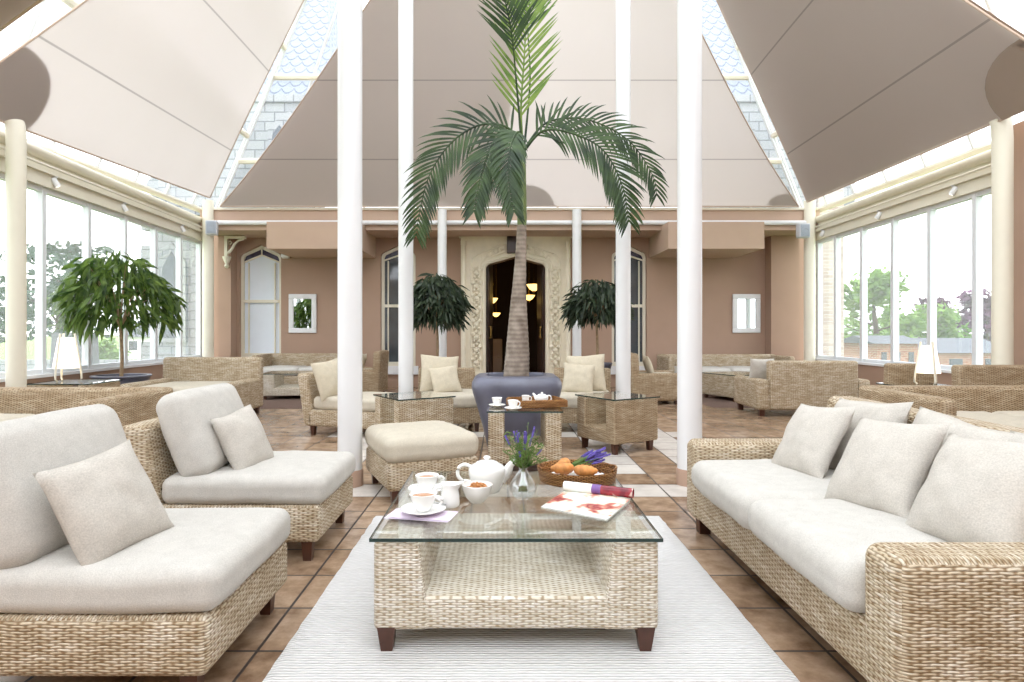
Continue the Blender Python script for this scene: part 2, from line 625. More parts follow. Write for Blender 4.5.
def thing(name, label, cat, loc=(0, 0, 0), rz=0.0, group=None, kind=None):
    o = bpy.data.objects.new(name, None)
    o.empty_display_size = 0.1
    COL.objects.link(o)
    o.location = loc
    o.rotation_euler = (0, 0, rz)
    return tag(o, label, cat, group, kind)


def struct(o, label, cat='structure'):
    return tag(o, label, cat, None, 'structure')


def dup(root, loc, rz=0.0, label=None, group=None, rot=None):
    def cp(o, parent):
        c = o.copy()
        COL.objects.link(c)
        if parent is not None:
            c.parent = parent
        for ch in [k for k in ORIG if k.parent is o]:
            cp(ch, c)
        return c
    ORIG = list(bpy.data.objects)
    c = cp(root, None)
    c.location = loc
    c.rotation_euler = rot if rot is not None else (0, 0, rz)
    if label:
        c['label'] = label
    if group:
        c['group'] = group
    return c


def P(px, py, Y):
    """point of the place seen at a photograph pixel, at distance Y"""
    return Vector(((px - CX) * Y / FPX, Y, HC + (CY - py) * Y / FPX))


def lerp(a, b, t):
    return a + (b - a) * t


def nz(p, sc, seed=0.0):
    return mnoise.noise(Vector(p) * sc + Vector((seed, seed * 1.7, -seed)))


# ================================================================== SETTING
YB = 12.6                      # back wall face
YF = 11.65                     # fascia / corner posts


def XL(Y):
    return -(4.98 + 0.065 * Y)


def XR(Y):
    return 5.61 + 0.031 * Y


b = MB()
b.box(-7.0, 7.0, -2.5, 12.9, -0.12, 0.0)
struct(b.build('floor', M['floor'], smooth=False), 'terracotta tiled floor with white tile bands', 'floor')


# ---- back wall with arched openings
def arch(cx, wd, zb, zs, za, n=6):
    """flattened gothic outline, anticlockwise from bottom left"""
    h = wd / 2
    pts = [(cx - h, zb), (cx + h, zb), (cx + h, zs)]
    k = 0.62
    sh = (cx + h * 0.86, zs + (za - zs) * 0.42)
    for i in range(1, n):
        t = i / n
        a = (1 - t) ** 2
        bq = 2 * t * (1 - t)
        pts.append((a * (cx + h) + bq * (cx + h) + t * t * sh[0], a * zs + bq * (zs + (za - zs) * 0.3) + t * t * sh[1]))
    pts.append(sh)
    pts.append((cx, za))
    left = [(2 * cx - x, z) for x, z in reversed(pts[2:-1])]
    return pts + left


OPEN = [(-4.98, 0.86, 0.60, 2.62, 2.93), (-2.14, 0.72, 0.42, 2.66, 2.92), (2.62, 0.72, 0.42, 2.66, 2.92),
        (0.28, 1.22, 0.0, 2.42, 2.68)]
b = MB()
edges = sorted(OPEN)
x = -5.98
ZT = 3.5
for cx, wd, zb, zs, za in edges:
    b.box(x, cx - wd / 2, YB, YB + 0.3, 0, ZT)
    if zb > 0:
        b.box(cx - wd / 2, cx + wd / 2, YB, YB + 0.3, 0, zb)
    o = arch(cx, wd, zb, zs, za)
    ar = o[2:]
    # above the arch, split at the apex
    na = len(ar) // 2
    for seg in (ar[:na + 1], ar[na:]):
        b.prism([(seg[0][0], ZT)] + seg + [(seg[-1][0], ZT)] if True else [], 'y', YB, YB + 0.3)
    x = cx + wd / 2
b.box(x, 6.28, YB, YB + 0.3, 0, ZT)
wall_back = struct(b.build('wall_back', M['brown'], smooth=False), 'mushroom brown back wall with arched openings', 'wall')

# fascia and soffit over the back bay
b = MB()
b.box(-5.75, 6.05, YF, YF + 0.12, 3.07, 3.47)
b.box(-5.75, 6.05, YF + 0.12, YB, 3.07, 3.14)
struct(b.build('trim_1', M['brown_l'], smooth=False), 'light brown fascia and soffit along the top of the back wall', 'fascia')
b = MB()
b.box(-5.7, 6.0, YF - 0.05, YF + 0.14, 3.45, 3.49)
struct(b.build('trim_2', M['cream'], smooth=False), 'thin cream capping on top of the fascia', 'trim')
b = MB()
b.tube([(-5.5, YF - 0.06, 3.20), (5.75, YF - 0.06, 3.20)], 0.045, 10)
struct(b.build('trim_3', M['white'], smooth=True), 'white tube rail running along the fascia between corner posts', 'rail')


def soffit(n, x0, x1, xin, lab):
    b = MB()
    b.box(min(x0, x1), max(x0, x1), 11.15, YB - 0.005, 2.65, 3.13)
    b.box(min(x0, x1), max(x0, x1), 11.15, YF - 0.01, 3.13, 3.14)
    struct(b.build('trim_%d' % n, M['brown_l'], smooth=False), lab, 'boxed soffit')


soffit(4, -4.29, -2.60, 0, 'boxed brown soffit hanging above the left wall mirror')
soffit(5, 3.03, 4.78, 0, 'boxed brown soffit hanging above the right wall mirror')
for n, x0, x1, lab in ((6, -5.72, -5.46, 'brown pilaster between the left corner post and arched window'),
                       (7, 5.42, 5.98, 'brown pilaster beside the right corner post')):
    b = MB()
    b.box(x0, x1, YB - 0.28, YB - 0.005, 0, 3.065)
    b.box(x0 - 0.02, x1 + 0.02, YB - 0.31, YB - 0.005, 0, 0.16)
    struct(b.build('trim_%d' % n, M['brown'], smooth=False), lab, 'pilaster')
for n, x0, x1, lab in ((1, -5.40, -0.88, 'brown skirting along the left part of the back wall'),
                       (2, 1.46, 5.40, 'brown skirting along the right part of the back wall')):
    b = MB()
    b.box(x0, x1, YB - 0.025, YB - 0.002, 0, 0.16)
    struct(b.build('baseboard_%s' % ('left' if n == 1 else 'right'), M['brown'], smooth=False), lab, 'skirting')


# ---- arched sash windows of the back wall
def sash(n, cx, wd, zb, zs, za, pane, lab, bars):
    root = thing('window_%d' % n, lab, 'window', (cx, YB + 0.08, 0), kind='structure')
    out = arch(0, wd - 0.01, zb, zs, za - 0.01)
    inn = arch(0, wd - 0.13, zb + 0.06, zs - 0.02, za - 0.08)
    b = MB()
    for y0, y1 in ((0, 0.05),):
        A = [b.b.verts.new((p[0], y0, p[1])) for p in out]
        Bq = [b.b.verts.new((p[0], y0, p[1])) for p in inn]
        C_ = [b.b.verts.new((p[0], y1, p[1])) for p in inn]
        k = len(A)
        for i in range(k):
            j = (i + 1) % k
            b.b.faces.new((A[i], A[j], Bq[j], Bq[i]))
            b.b.faces.new((Bq[i], Bq[j], C_[j], C_[i]))
    zm = zb + (za - zb) * 0.5
    iw = wd / 2 - 0.065
    b.box(-iw, iw, -0.015, 0.04, zm - 0.03, zm + 0.03)
    for bx in bars:
        b.box(bx - 0.012, bx + 0.012, 0.0, 0.04, zb + 0.06, zs - 0.06 + (0.12 if abs(bx) < 0.2 else 0))
    b.box(-iw, iw, 0.0, 0.04, zb + 0.055, zb + 0.09)
    # chevron bar under the leaded band
    for sg in (-1, 1):
        b.prism([(0, za - 0.19), (0, za - 0.22), (sg * iw, zs - 0.06), (sg * iw, zs - 0.03)], 'y', 0.0, 0.04)
    b.box(-0.012, 0.012, 0, 0.04, za - 0.2, za - 0.07)
    b.build('frame', M['cream'], root, smooth=False)
    b = MB()
    b.face([(p[0], 0.045, p[1]) for p in inn])
    b.build('pane', pane, root, smooth=False)
    b = MB()
    for sg in (-1, 1):
        b.prism([(0, za - 0.08), (0, za - 0.2), (sg * iw, zs - 0.05), (sg * iw, zs - 0.01), (sg * iw * 0.86, zs + (za - zs) * 0.3)], 'y', 0.02, 0.043)
    b.build('leaded_band', M['stain'], root, smooth=False)
    b = MB()
    b.box(-wd / 2 - 0.06, wd / 2 + 0.06, -0.14, -0.082, zb - 0.16, zb + 0.01)
    b.build('sill', M['white'], root, smooth=False)
    return root


sash(1, *OPEN[0], M['blind'], 'large arched sash window with pale blue blind at the left of the back wall', (-0.27, 0.27))
sash(2, *OPEN[1], M['dglass'], 'narrow arched sash window between left mirror and doorway', (-0.22, 0.22))
sash(3, *OPEN[2], M['dglass'], 'narrow arched sash window between doorway and right mirror', (-0.22, 0.22))

# ---- gothic doorway
dr = thing('door_1', 'carved cream stone gothic doorway with dark open doors', 'doorway', (0.28, YB, 0), kind='structure')
o = arch(0, 1.22, 0.0, 2.42, 2.68)
o2 = arch(0, 1.42, 0.0, 2.44, 2.80)
b = MB()
ZD = 3.06
ar = o[2:]
na = len(ar) // 2
b.box(-1.12, -0.61, -0.12, -0.002, 0, 2.42)
b.box(0.61, 1.12, -0.12, -0.002, 0, 2.42)
b.prism([(1.12, 2.42)] + ar[:na + 1] + [(0, ZD), (1.12, ZD)], 'y', -0.12, -0.002)
b.prism([(-1.12, 2.42), (-1.12, ZD), (0, ZD)] + ar[na:], 'y', -0.12, -0.002)
b.box(-1.16, 1.16, -0.17, -0.002, ZD, ZD + 0.06)
b.build('surround', M['stone'], dr, smooth=False)
b = MB()                       # raised arch mouldings
for wdd, zs, za, yy, rad in ((1.30, 2.43, 2.74, -0.13, 0.028), (1.46, 2.45, 2.84, -0.13, 0.022), (1.80, 2.5, 2.99, -0.13, 0.025)):
    q = arch(0, wdd, 0.34, zs, za)[1:] + [(-wdd / 2, 0.34)]
    b.tube([(p[0], yy, p[1]) for p in q], rad, 8)
b.build('arch_moulding', M['stone'], dr)
for sg in (-1, 1):
    b = MB()
    b.lathe([(0.0, 0.34), (0.055, 0.34), (0.055, 0.42), (0.045, 0.45), (0.045, 2.86), (0.06, 2.9), (0.06, 2.98), (0, 2.98)], 12, (sg * 1.06, -0.17, 0))
    b.rbox(sg * 1.06, -0.14, 0.17, 0.26, 0.24, 0.34, 0.012)
    b.rbox(sg * 1.06, -0.14, 0.31, 0.30, 0.28, 0.06, 0.02)
    b.box(sg * 0.86 - 0.24, sg * 0.86 + 0.24, -0.16, -0.004, 0, 0.30)
    b.build('colonnette', M['stone'], dr)
    # leafy carving climbing the jamb
    b = MB()
    z = 0.5
    random.seed(3)
    while z < 2.45:
        for dx, dz_, rr in ((0, 0, 0.06), (0.07, 0.07, 0.048), (-0.07, 0.07, 0.048), (0.0, 0.12, 0.036), (0.045, -0.07, 0.034), (-0.045, -0.07, 0.034)):
            m = Matrix.Translation((sg * 0.80 + dx, -0.15, z + dz_)) @ Matrix.Diagonal((1, 1.0, 1, 1))
            b.lathe([(0, -rr), (rr * 0.7, -rr * 0.7), (rr, 0), (rr * 0.7, rr * 0.7), (0, rr)], 8, mat=m)
        z += 0.26
    for k in range(5):
        t = (k + 0.5) / 5
        m = Matrix.Translation((sg * lerp(0.72, 0.1, t), -0.13, lerp(2.62, 2.93, t))) @ Matrix.Diagonal((1, 0.7, 1, 1))
        b.lathe([(0, -0.05), (0.035, -0.035), (0.05, 0), (0.035, 0.035), (0, 0.05)], 8, mat=m)
    b.build('leaf_carving', M['stone'], dr)
    # door leaf folded back into the hall
    b = MB()
    mt = Matrix.Translation((sg * 0.585, 0.02, 0)) @ Matrix.Rotation(R(sg * 8), 4, 'Z')
    b.box(-0.025, 0.025, 0, 0.62, 0.02, 2.62, mt)
    for za, zb in ((0.2, 0.9), (1.05, 2.35)):
        b.box(-0.035, 0.035, 0.1, 0.52, za, zb, mt)
    lf = b.build('door_leaf', M['darkwood'], dr, smooth=False)
    b = MB()
    b.tube([(sg * 0.55, 0.06, 1.0), (sg * 0.51, 0.06, 1.0), (sg * 0.51, 0.06, 1.24), (sg * 0.55, 0.06, 1.24)], 0.011, 8)
    b.build('pull_handle', M['brass'], lf)
b = MB()
b.rbox(0, -0.16, 2.90, 0.36, 0.12, 0.34, 0.01)
b.build('keystone_box', M['darkwood'], dr)
# the hall seen through the doorway
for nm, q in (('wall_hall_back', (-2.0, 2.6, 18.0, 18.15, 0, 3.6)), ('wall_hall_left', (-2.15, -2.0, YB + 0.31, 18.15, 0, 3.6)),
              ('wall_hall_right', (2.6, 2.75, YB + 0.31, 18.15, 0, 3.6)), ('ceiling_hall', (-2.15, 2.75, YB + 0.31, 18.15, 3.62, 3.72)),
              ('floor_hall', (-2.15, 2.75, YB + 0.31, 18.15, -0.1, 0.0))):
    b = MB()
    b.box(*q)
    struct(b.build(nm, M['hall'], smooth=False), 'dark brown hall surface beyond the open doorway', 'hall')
b = MB()
b.box(1.05, 1.3, 15.0, 15.6, 0, 3.0)
struct(b.build('trim_8', M['cream'], smooth=False), 'pale door frame inside the dark hall', 'door frame')
k = 0
for px, py, Y, sc, lab in ((487, 287, 14.5, 1, 'amber glass hall lamp highest on the left of the doorway'),
                           (492, 301, 15.2, 1, 'amber glass hall lamp second down on the left of the doorway'),
                           (496, 315, 16.0, 0.8, 'small amber glass hall lamp lowest on the left of the doorway'),
                           (534, 288, 14.5, 1.2, 'large amber glass hall lamp on the right of the doorway'),
                           (529, 298, 15.2, 1, 'amber glass hall lamp beside the palm trunk')):
    p = P(px, py, Y)
    t = thing('hall_lamp', lab, 'lamp', p, group='amber lamps in the hall')
    b = MB()
    b.lathe([(0.03 * sc, -0.06 * sc), (0.09 * sc, -0.02 * sc), (0.15 * sc, 0.07 * sc), (0.145 * sc, 0.07 * sc), (0.08 * sc, -0.01 * sc), (0.0, -0.05 * sc)], 16)
    b.build('glass_shade', M['amber'], t)
    b = MB()
    b.lathe([(0, -0.12 * sc), (0.02, -0.11 * sc), (0.03 * sc, -0.06 * sc), (0, -0.06 * sc)], 10)
    b.tube([(0, 0, 0.05), (0, 0, 3.6 - p.z)], 0.008, 6)
    b.build('stem', M['brass'], t)
for px, lab in ((494, 'pale hall chair seen just left of the palm trunk'),):
    p = P(px, 331, 16.5)
    t = thing('hall_chair', lab, 'chair', (p.x, 16.5, 0))
    b = MB()
    b.rbox(0, 0, 0.24, 0.45, 0.45, 0.42, 0.03)
    b.build('seat', M['brown_l'], t)
    b = MB()
    b.rbox(0, 0.2, 0.66, 0.45, 0.09, 0.55, 0.03)
    b.build('backrest', M['brown_l'], t)


# ---- columns
def column(cx, cy, r, top, lab, plinth=True, m=None, bend=None):
    root = thing('column', lab, 'column', (cx, cy, 0), kind='structure')
    b = MB()
    if bend is None:
        b.lathe([(0, 0.0 if not plinth else 0.1), (r, 0.0 if not plinth else 0.1), (r, top), (0, top)], 28)
    else:
        pts = [(0, 0, 0), (0, 0, top - 0.6), (0, 0, top - 0.35)] + bend
        b.tube(pts, r, 24)
    b.build('shaft', m or M['white'], root)
    if plinth:
        b = MB()
        b.lathe([(0, 0), (r + 0.008, 0), (r + 0.008, 0.115), (r + 0.004, 0.12), (0, 0.12)], 28)
        b.build('plinth', M['brown'], root)
    return root


column(-1.135, 4.57, 0.09, 7.0, 'thick white column rising left of the coffee table')
column(1.41, 4.60, 0.09, 7.0, 'thick white column rising at the far end of the right sofa')
column(-1.17, 7.45, 0.09, 8.0, 'white column standing behind the left glass side table')
column(1.475, 7.45, 0.09, 8.0, 'white column standing behind the right glass side table')
column(-1.12, 11.45, 0.085, 3.42, 'slim white column against the fascia left of the doorway')
column(1.40, 11.45, 0.085, 3.42, 'slim white column against the fascia right of the doorway')
column(-5.16, 6.5, 0.09, 3.55, 'cream post in front of the left glazing', False, M['cream'], [(-0.01, 0, 3.33), (-0.02, 0, 3.36)])
column(5.38, 6.58, 0.095, 3.55, 'cream post with bent top in front of the right glazing', False, M['cream'], [(-0.01, 0, 3.38), (-0.03, 0, 3.44)])
column(-5.57, 11.6, 0.1, 3.62, 'cream post in the left rear corner', False, M['cream'])
column(5.83, 11.6, 0.1, 3.62, 'cream post in the right rear corner', False, M['cream'])


# ---- side glazing
def side_wall(n, XF, y0, y1, mull, lab, name, sg):
    # dwarf wall
    b = MB()
    b.prism([(XF(y0), y0), (XF(y1), y1), (XF(y1) + sg * 0.22, y1), (XF(y0) + sg * 0.22, y0)], 'z', 0, 0.60)
    struct(b.build('wall_' + name, M['brown'], smooth=False), 'low brown wall under the %s glazing' % name, 'wall')
    root = thing('window_%d' % n, lab, 'window', (0, 0, 0), kind='structure')

    def bar(ya, yb, off0, off1, z0, z1, b):
        b.prism([(XF(ya) + sg * off0, ya), (XF(yb) + sg * off0, yb), (XF(yb) + sg * off1, yb), (XF(ya) + sg * off1, ya)], 'z', z0, z1)
    b = MB()
    bar(y0, y1, -0.03, 0.2, 0.60, 0.635, b)
    b.build('sill', M['white'], root, smooth=False)
    b = MB()
    bar(y0, y1, 0.06, 0.13, 0.635, 0.69, b)
    bar(y0, y1, 0.06, 0.13, 2.82, 2.88, b)
    b.build('frame_rail', M['alu'], root, smooth=False)
    for ym in mull:
        b = MB()
        bar(ym - 0.035, ym + 0.035, 0.05, 0.14, 0.636, 2.879, b)
        b.build('mullion', M['alu'], root, smooth=False)
    ys = [y0] + [m for m in mull if y0 < m < y1] + [y1]
    for a, c in zip(ys, ys[1:]):
        b = MB()
        bar(a, c, 0.095, 0.10, 0.66, 2.85, b)
        b.build('pane', M['winglass'], root, smooth=False)
    b = MB()
    bar(y0, y1, 0.0, 0.2, 2.88, 3.03, b)
    bar(y0, y1, -0.05, 0.2, 3.03, 3.07, b)
    bar(y0, y1, 0.04, 0.2, 3.07, 3.2, b)
    b.build('eaves_board', M['cream'], root, smooth=False)
    b = MB()
    b.tube([(XF(y0) + sg * 0.02, y0, 3.26), (XF(y1) + sg * 0.02, y1, 3.26)], 0.065, 12)
    b.tube([(XF(y0) - sg * 0.06, y0, 3.11), (XF(y1) - sg * 0.06, y1, 3.11)], 0.016, 8)
    b.build('eaves_tube', M['cream'], root)
    return root


ml = [0.17 + 0.9 * i for i in range(0, 13)] + [11.80]
mr = [7.65, 8.50, 9.34, 10.19, 11.04, 11.70]
side_wall(4, XL, -1.2, 11.95, [m for m in ml if m > -1.1], 'long white framed glazing along the left side', 'left', -1)
side_wall(5, XR, 7.01, 11.95, mr, 'white framed glazing along the right side looking over trees and rooftops', 'right', 1)
b = MB()
b.prism([(XR(-2.4), -2.4), (XR(7.0), 7.0), (XR(7.0) + 0.24, 7.0), (XR(-2.4) + 0.24, -2.4)], 'z', 0, 3.5)
struct(b.build('wall_right_near', M['brown'], smooth=False), 'full height brown wall panel beside the right cream post', 'wall')


# ---- fabric sails
def sailpt(L, Rr, A, s, t, conc=0.06, sag=0.15):
    L, Rr, A = Vector(L), Vector(Rr), Vector(A)
    k = conc * 4 * t * (1 - t) * (1 - t)
    s2 = 0.5 + (s - 0.5) * (1 - k)
    p = lerp(lerp(L, Rr, s2), A, t)
    nrm = (Rr - L).cross(A - L).normalized()
    return p + nrm * sag * 4 * s * (1 - s) * t * (1 - t) * (1 - t) * 2


def sail_mesh(L, Rr, A, s0=0.0, s1=1.0, ns=24, nt=28, off=(0, 0, 0), smap=None, t1=0.97, **kw):
    bm = bmesh.new()
    uvl = bm.loops.layers.uv.verify()
    rows, uvs = [], []
    for j in range(nt + 1):
        t = j / nt * t1
        row, ur = [], []
        for i in range(ns + 1):
            a, c = (s0, s1) if smap is None else smap(t)
            s = lerp(a, c, i / ns)
            p = sailpt(L, Rr, A, s, t, **kw) + Vector(off)
            row.append(bm.verts.new(p))
            ur.append((s, t))
        rows.append(row)
        uvs.append(ur)
    for j in range(nt):
        for i in range(ns):
            f = bm.faces.new((rows[j][i], rows[j][i + 1], rows[j + 1][i + 1], rows[j + 1][i]))
            f.smooth = True
            for lp, q in zip(f.loops, (uvs[j][i], uvs[j][i + 1], uvs[j + 1][i + 1], uvs[j + 1][i])):
                lp[uvl].uv = q
    return bm


def bm_obj(name, bm, m, parent):
    me = bpy.data.meshes.new(name)
    bm.to_mesh(me)
    bm.free()
    me.materials.append(m)
    o = bpy.data.objects.new(name, me)
    COL.objects.link(o)
    o.parent = parent
    return o


def corner_patch(L, Rr, A, s_c, t_c, rs, rt, off, clip, n=20, **kw):
    """half-round second layer of cloth at a corner of the sail"""
    bm = bmesh.new()
    rows = []
    for j in range(9):
        q = j / 8
        row = []
        for i in range(n + 1):
            a = PI * i / n
            s = min(1, max(0, s_c + rs * q * math.cos(a)))
            t = max(0.0, t_c + rt * q * math.sin(a))
            row.append(bm.verts.new(sailpt(L, Rr, A, s, t, **kw) + Vector(off)))
        rows.append(row)
    for j in range(8):
        for i in range(n):
            f = bm.faces.new((rows[j][i], rows[j][i + 1], rows[j + 1][i + 1], rows[j + 1][i]))
            f.smooth = True
    return bm


def hem(L, Rr, A, parent, pts, rad=0.012, **kw):
    b = MB()
    b.tube([sailpt(L, Rr, A, s, t, **kw) for s, t in pts], rad, 6)
    b.build('hem_cord', M['sky_blocker'], parent)


SA = ((-5.2, 5.7, 3.30), (-5.44, 11.4, 3.63), (-1.03, 9.0, 9.9))
SB = ((5.71, 11.45, 3.56), (5.2, 5.4, 3.35), (1.37, 9.0, 9.9))
SCc = ((-5.32, 11.55, 3.50), (5.6, 11.55, 3.50), (0.72, 9.0, 9.9))
ED = [(0.0, i / 16 * 0.95) for i in range(17)]
ED1 = [(1.0, i / 16 * 0.95) for i in range(17)]
EB = [(i / 16, 0.0) for i in range(17)]

ta = thing('shade_sail', 'bright white fabric sail slung above the left glazing', 'shade sail')
bm_obj('sail_cloth', sail_mesh(*SA), M['sail'], ta)
bm_obj('corner_patch', corner_patch(*SA, 0.0, 0.0, 0.185, 0.105, (-0.012, 0, 0.012), None), M['patch'], ta)
for e in (ED, ED1, EB):
    hem(*SA, ta, e)

tb = thing('shade_sail', 'fabric sail darkened by an added opaque layer, slung above the right glazing', 'shade sail')
bm_obj('sail_cloth', sail_mesh(*SB), M['sail'], tb)
bm_obj('sky_blocker', sail_mesh(*SB, off=(0.03, 0, 0.03)), M['sky_blocker'], tb)  # added above the cloth to keep skylight off this sail
bm_obj('corner_patch', corner_patch(*SB, 1.0, 0.0, 0.175, 0.085, (-0.012, 0, -0.012), None), M['patch'], tb)
for e in (ED, ED1, EB):
    hem(*SB, tb, e)

tc = thing('shade_sail', 'wide fabric sail behind the palm, left half darkened by an added opaque layer', 'shade sail')
bm_obj('sail_cloth', sail_mesh(*SCc), M['sail'], tc)


def shade_edge(t):  # edge of the added opaque layer, shaped along the shade boundary
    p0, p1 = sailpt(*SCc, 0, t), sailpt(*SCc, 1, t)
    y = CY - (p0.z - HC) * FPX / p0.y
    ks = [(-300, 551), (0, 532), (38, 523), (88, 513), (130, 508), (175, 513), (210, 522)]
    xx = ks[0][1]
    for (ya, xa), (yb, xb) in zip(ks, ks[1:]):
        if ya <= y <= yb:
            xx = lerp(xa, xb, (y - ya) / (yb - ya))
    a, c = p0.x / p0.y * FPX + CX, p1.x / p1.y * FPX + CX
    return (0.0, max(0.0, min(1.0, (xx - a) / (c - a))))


bm_obj('sky_blocker', sail_mesh(*SCc, off=(0, 0.03, 0.02), smap=shade_edge), M['sky_blocker'], tc)  # added opaque layer imitating shade on the left half
bm_obj('edge_patch', corner_patch(*SCc, 0.53, 0.0, 0.048, 0.058, (0, 0.012, 0.01), None), M['patch'], tc)
for sc_, nm in ((0.0, 'tip_patch'), (1.0, 'tip_patch')):
    bm_obj(nm, corner_patch(*SCc, sc_, 0.0, 0.05, 0.035, (0, 0.012, 0.01), None), M['patch'], tc)
for e in (ED, ED1, EB):
    hem(*SCc, tc, e)

SD = ((-5.2, 3.0, 3.38), (-5.2, 5.55, 3.35), (-1.2, 3.2, 3.78))
td = thing('shade_sail', 'dark sail corner over the nearest left glazing, top left of the view', 'shade sail')
bm_obj('sail_cloth', sail_mesh(*SD, sag=0.0), M['sail'], td)
bm_obj('sky_blocker', sail_mesh(*SD, sag=0.0, off=(0, 0, 0.03)), M['sky_blocker'], td)
for e in (ED, ED1, EB):
    hem(*SD, td, e, sag=0.0)

# sails and wall added unseen over and behind the viewpoint to cut fill
for lab, tri in (('unseen fabric sail added over the nearest left glazing to cut front light', ((-5.2, -2.2, 3.4), (-5.2, 5.2, 3.5), (-1.0, 1.6, 9.9))),
                 ('unseen fabric sail added over the nearest right wall to cut front light', ((5.4, 5.1, 3.5), (5.4, -2.2, 3.4), (1.37, 1.6, 9.9)))):
    tn_ = thing('shade_sail', lab, 'shade sail')
    bm_obj('sail_cloth', sail_mesh(*tri), M['sail'], tn_)
    bm_obj('sky_blocker', sail_mesh(*tri, off=(0, 0, 0.04)), M['sky_blocker'], tn_)
b = MB()
b.box(-5.3, 5.7, -2.65, -2.45, 0, 3.5)
struct(b.build('wall_front', M['brown_l'], smooth=False), 'unseen light brown wall added behind the viewpoint to cut front light', 'wall')

# ---- glass roof outside the sails
RT = 10.6
rl = [(-5.75, 3.34), (-0.9, RT)]


def roof_face(name, quad, npur, nraf, lab, zs=None):
    """quad: bottom-left, bottom-right, top-right, top-left"""
    q = [Vector(p) for p in quad]
    root = thing(name, lab, 'glass roof', (0, 0, 0), kind='structure')
    nrm = (q[1] - q[0]).cross(q[3] - q[0]).normalized()
    b = MB()
    for t in (zs or [i / npur for i in range(npur + 1)]):
        b.tube([lerp(q[0], q[3], t), lerp(q[1], q[2], t)], 0.06, 8)
    b.build('purlin', M['cream'], root)
    b = MB()
    for i in range(nraf + 1):
        s = i / nraf
        b.tube([lerp(q[0], q[1], s), lerp(q[3], q[2], s)], 0.03, 6)
    b.build('glazing_bar', M['white'], root)
    b = MB()
    b.face([p + nrm * 0.05 for p in q])
    b.build('pane', M['roofglass'], root, smooth=False)


roof_face('roof_back', [(-5.8, 12.5, 3.6), (6.1, 12.5, 3.6), (1.6, 9.4, RT), (-1.2, 9.4, RT)], 6, 12, 'glass roof slope over the back wall',
          [0.0, 0.13, 0.33, 0.55, 0.78, 1.0])
roof_face('roof_left', [(-5.75, -1.2, 3.36), (-5.85, 12.4, 3.5), (-1.2, 9.4, RT), (-1.2, -1.2, RT)], 5, 15, 'glass roof slope over the left glazing')
roof_face('roof_right', [(6.15, 12.4, 3.5), (5.95, -1.2, 3.36), (1.6, -1.2, RT), (1.6, 9.4, RT)], 5, 15, 'glass roof slope over the right glazing')

# ================================================================== OUTSIDE
b = MB()
b.box(-160, 160, -40, 260, -0.9, -0.6)
g = b.build('lawn', M['grass'], smooth=False)
struct(g, 'mown green lawn outside the glazing', 'lawn')

for x0, x1, lab in ((-7.6, -3.6, 'pale stone gothic gable behind the glass roof on the left'), (4.0, 7.8, 'pale stone gothic gable behind the glass roof on the right')):
    hw = thing('hotel_gable', lab, 'building', kind='structure')
    xm = (x0 + x1) / 2
    b = MB()
    b.box(x0 + 0.3, x1 - 0.3, YB + 0.4, YB + 0.9, 3.62, 6.0)
    b.box(x0 + 0.2, x1 - 0.2, YB + 0.34, YB + 0.9, 6.0, 6.15)
    b.build('stone_wall', M['ashlar'], hw, smooth=False)
    b = MB()
    b.face([(x0, YB + 0.4, 6.15), (x1, YB + 0.4, 6.15), (xm + 0.7, YB + 4.2, 12.0), (xm - 0.7, YB + 4.2, 12.0)])
    b.face([(x1, YB + 0.4, 6.15), (x1, YB + 6, 6.15), (xm + 0.7, YB + 4.2, 12.0)])
    b.face([(x0, YB + 0.4, 6.15), (xm - 0.7, YB + 4.2, 12.0), (x0, YB + 6, 6.15)])
    b.build('slate_roof', M['scales'], hw, smooth=False)
    x = -4.5 if xm < 0 else 4.9
    b = MB()
    b.prism(arch(x, 0.9, 4.5, 5.3, 5.8), 'y', YB + 0.33, YB + 0.41)
    wf = b.build('window', M['ashlar'], hw, smooth=False)
    b = MB()
    b.prism(arch(x - 0.2, 0.3, 4.6, 5.2, 5.5), 'y', YB + 0.31, YB + 0.332)
    b.prism(arch(x + 0.2, 0.3, 4.6, 5.2, 5.5), 'y', YB + 0.31, YB + 0.332)
    b.build('pane', M['slate'], wf, smooth=False)

t = thing('chapel_wing', 'pale stone gothic wing outside the far end of the left glazing', 'building', kind='structure')
b = MB()
b.box(-8.05, -6.3, 14.0, 22, -0.6, 4.4)
b.prism([(-8.2, 4.4), (-6.2, 4.4), (-7.2, 6.2)], 'y', 14.0, 22)
for z in (0.6, 1.7, 2.8, 3.9):
    b.box(-8.2, -8.0, 13.9, 14.2, z - 0.45, z + 0.3)
b.box(-6.9, -6.5, 13.6, 14.0, -0.6, 3.4)
b.build('stone_wall', M['ashlar'], t, smooth=False)
b = MB()
b.prism(arch(-7.5, 0.62, 0.9, 2.5, 3.15), 'y', 13.9, 13.99)
wf = b.build('window_frame', M['ashlar'], t, smooth=False)
b = MB()
b.prism(arch(-7.5, 0.42, 1.0, 2.4, 2.95), 'y', 13.87, 13.895)
b.build('pane', M['slate'], wf, smooth=False)

t = thing('brick_pier', 'washed brick pier outside the right glazing beside the corner post', 'pier', kind='structure')
b = MB()
b.box(6.62, 7.15, 12.8, 13.4, -0.6, 5.2)
b.box(6.58, 7.19, 12.76, 13.44, 5.2, 5.4)
b.build('brickwork', M['greybrick'], t, smooth=False)


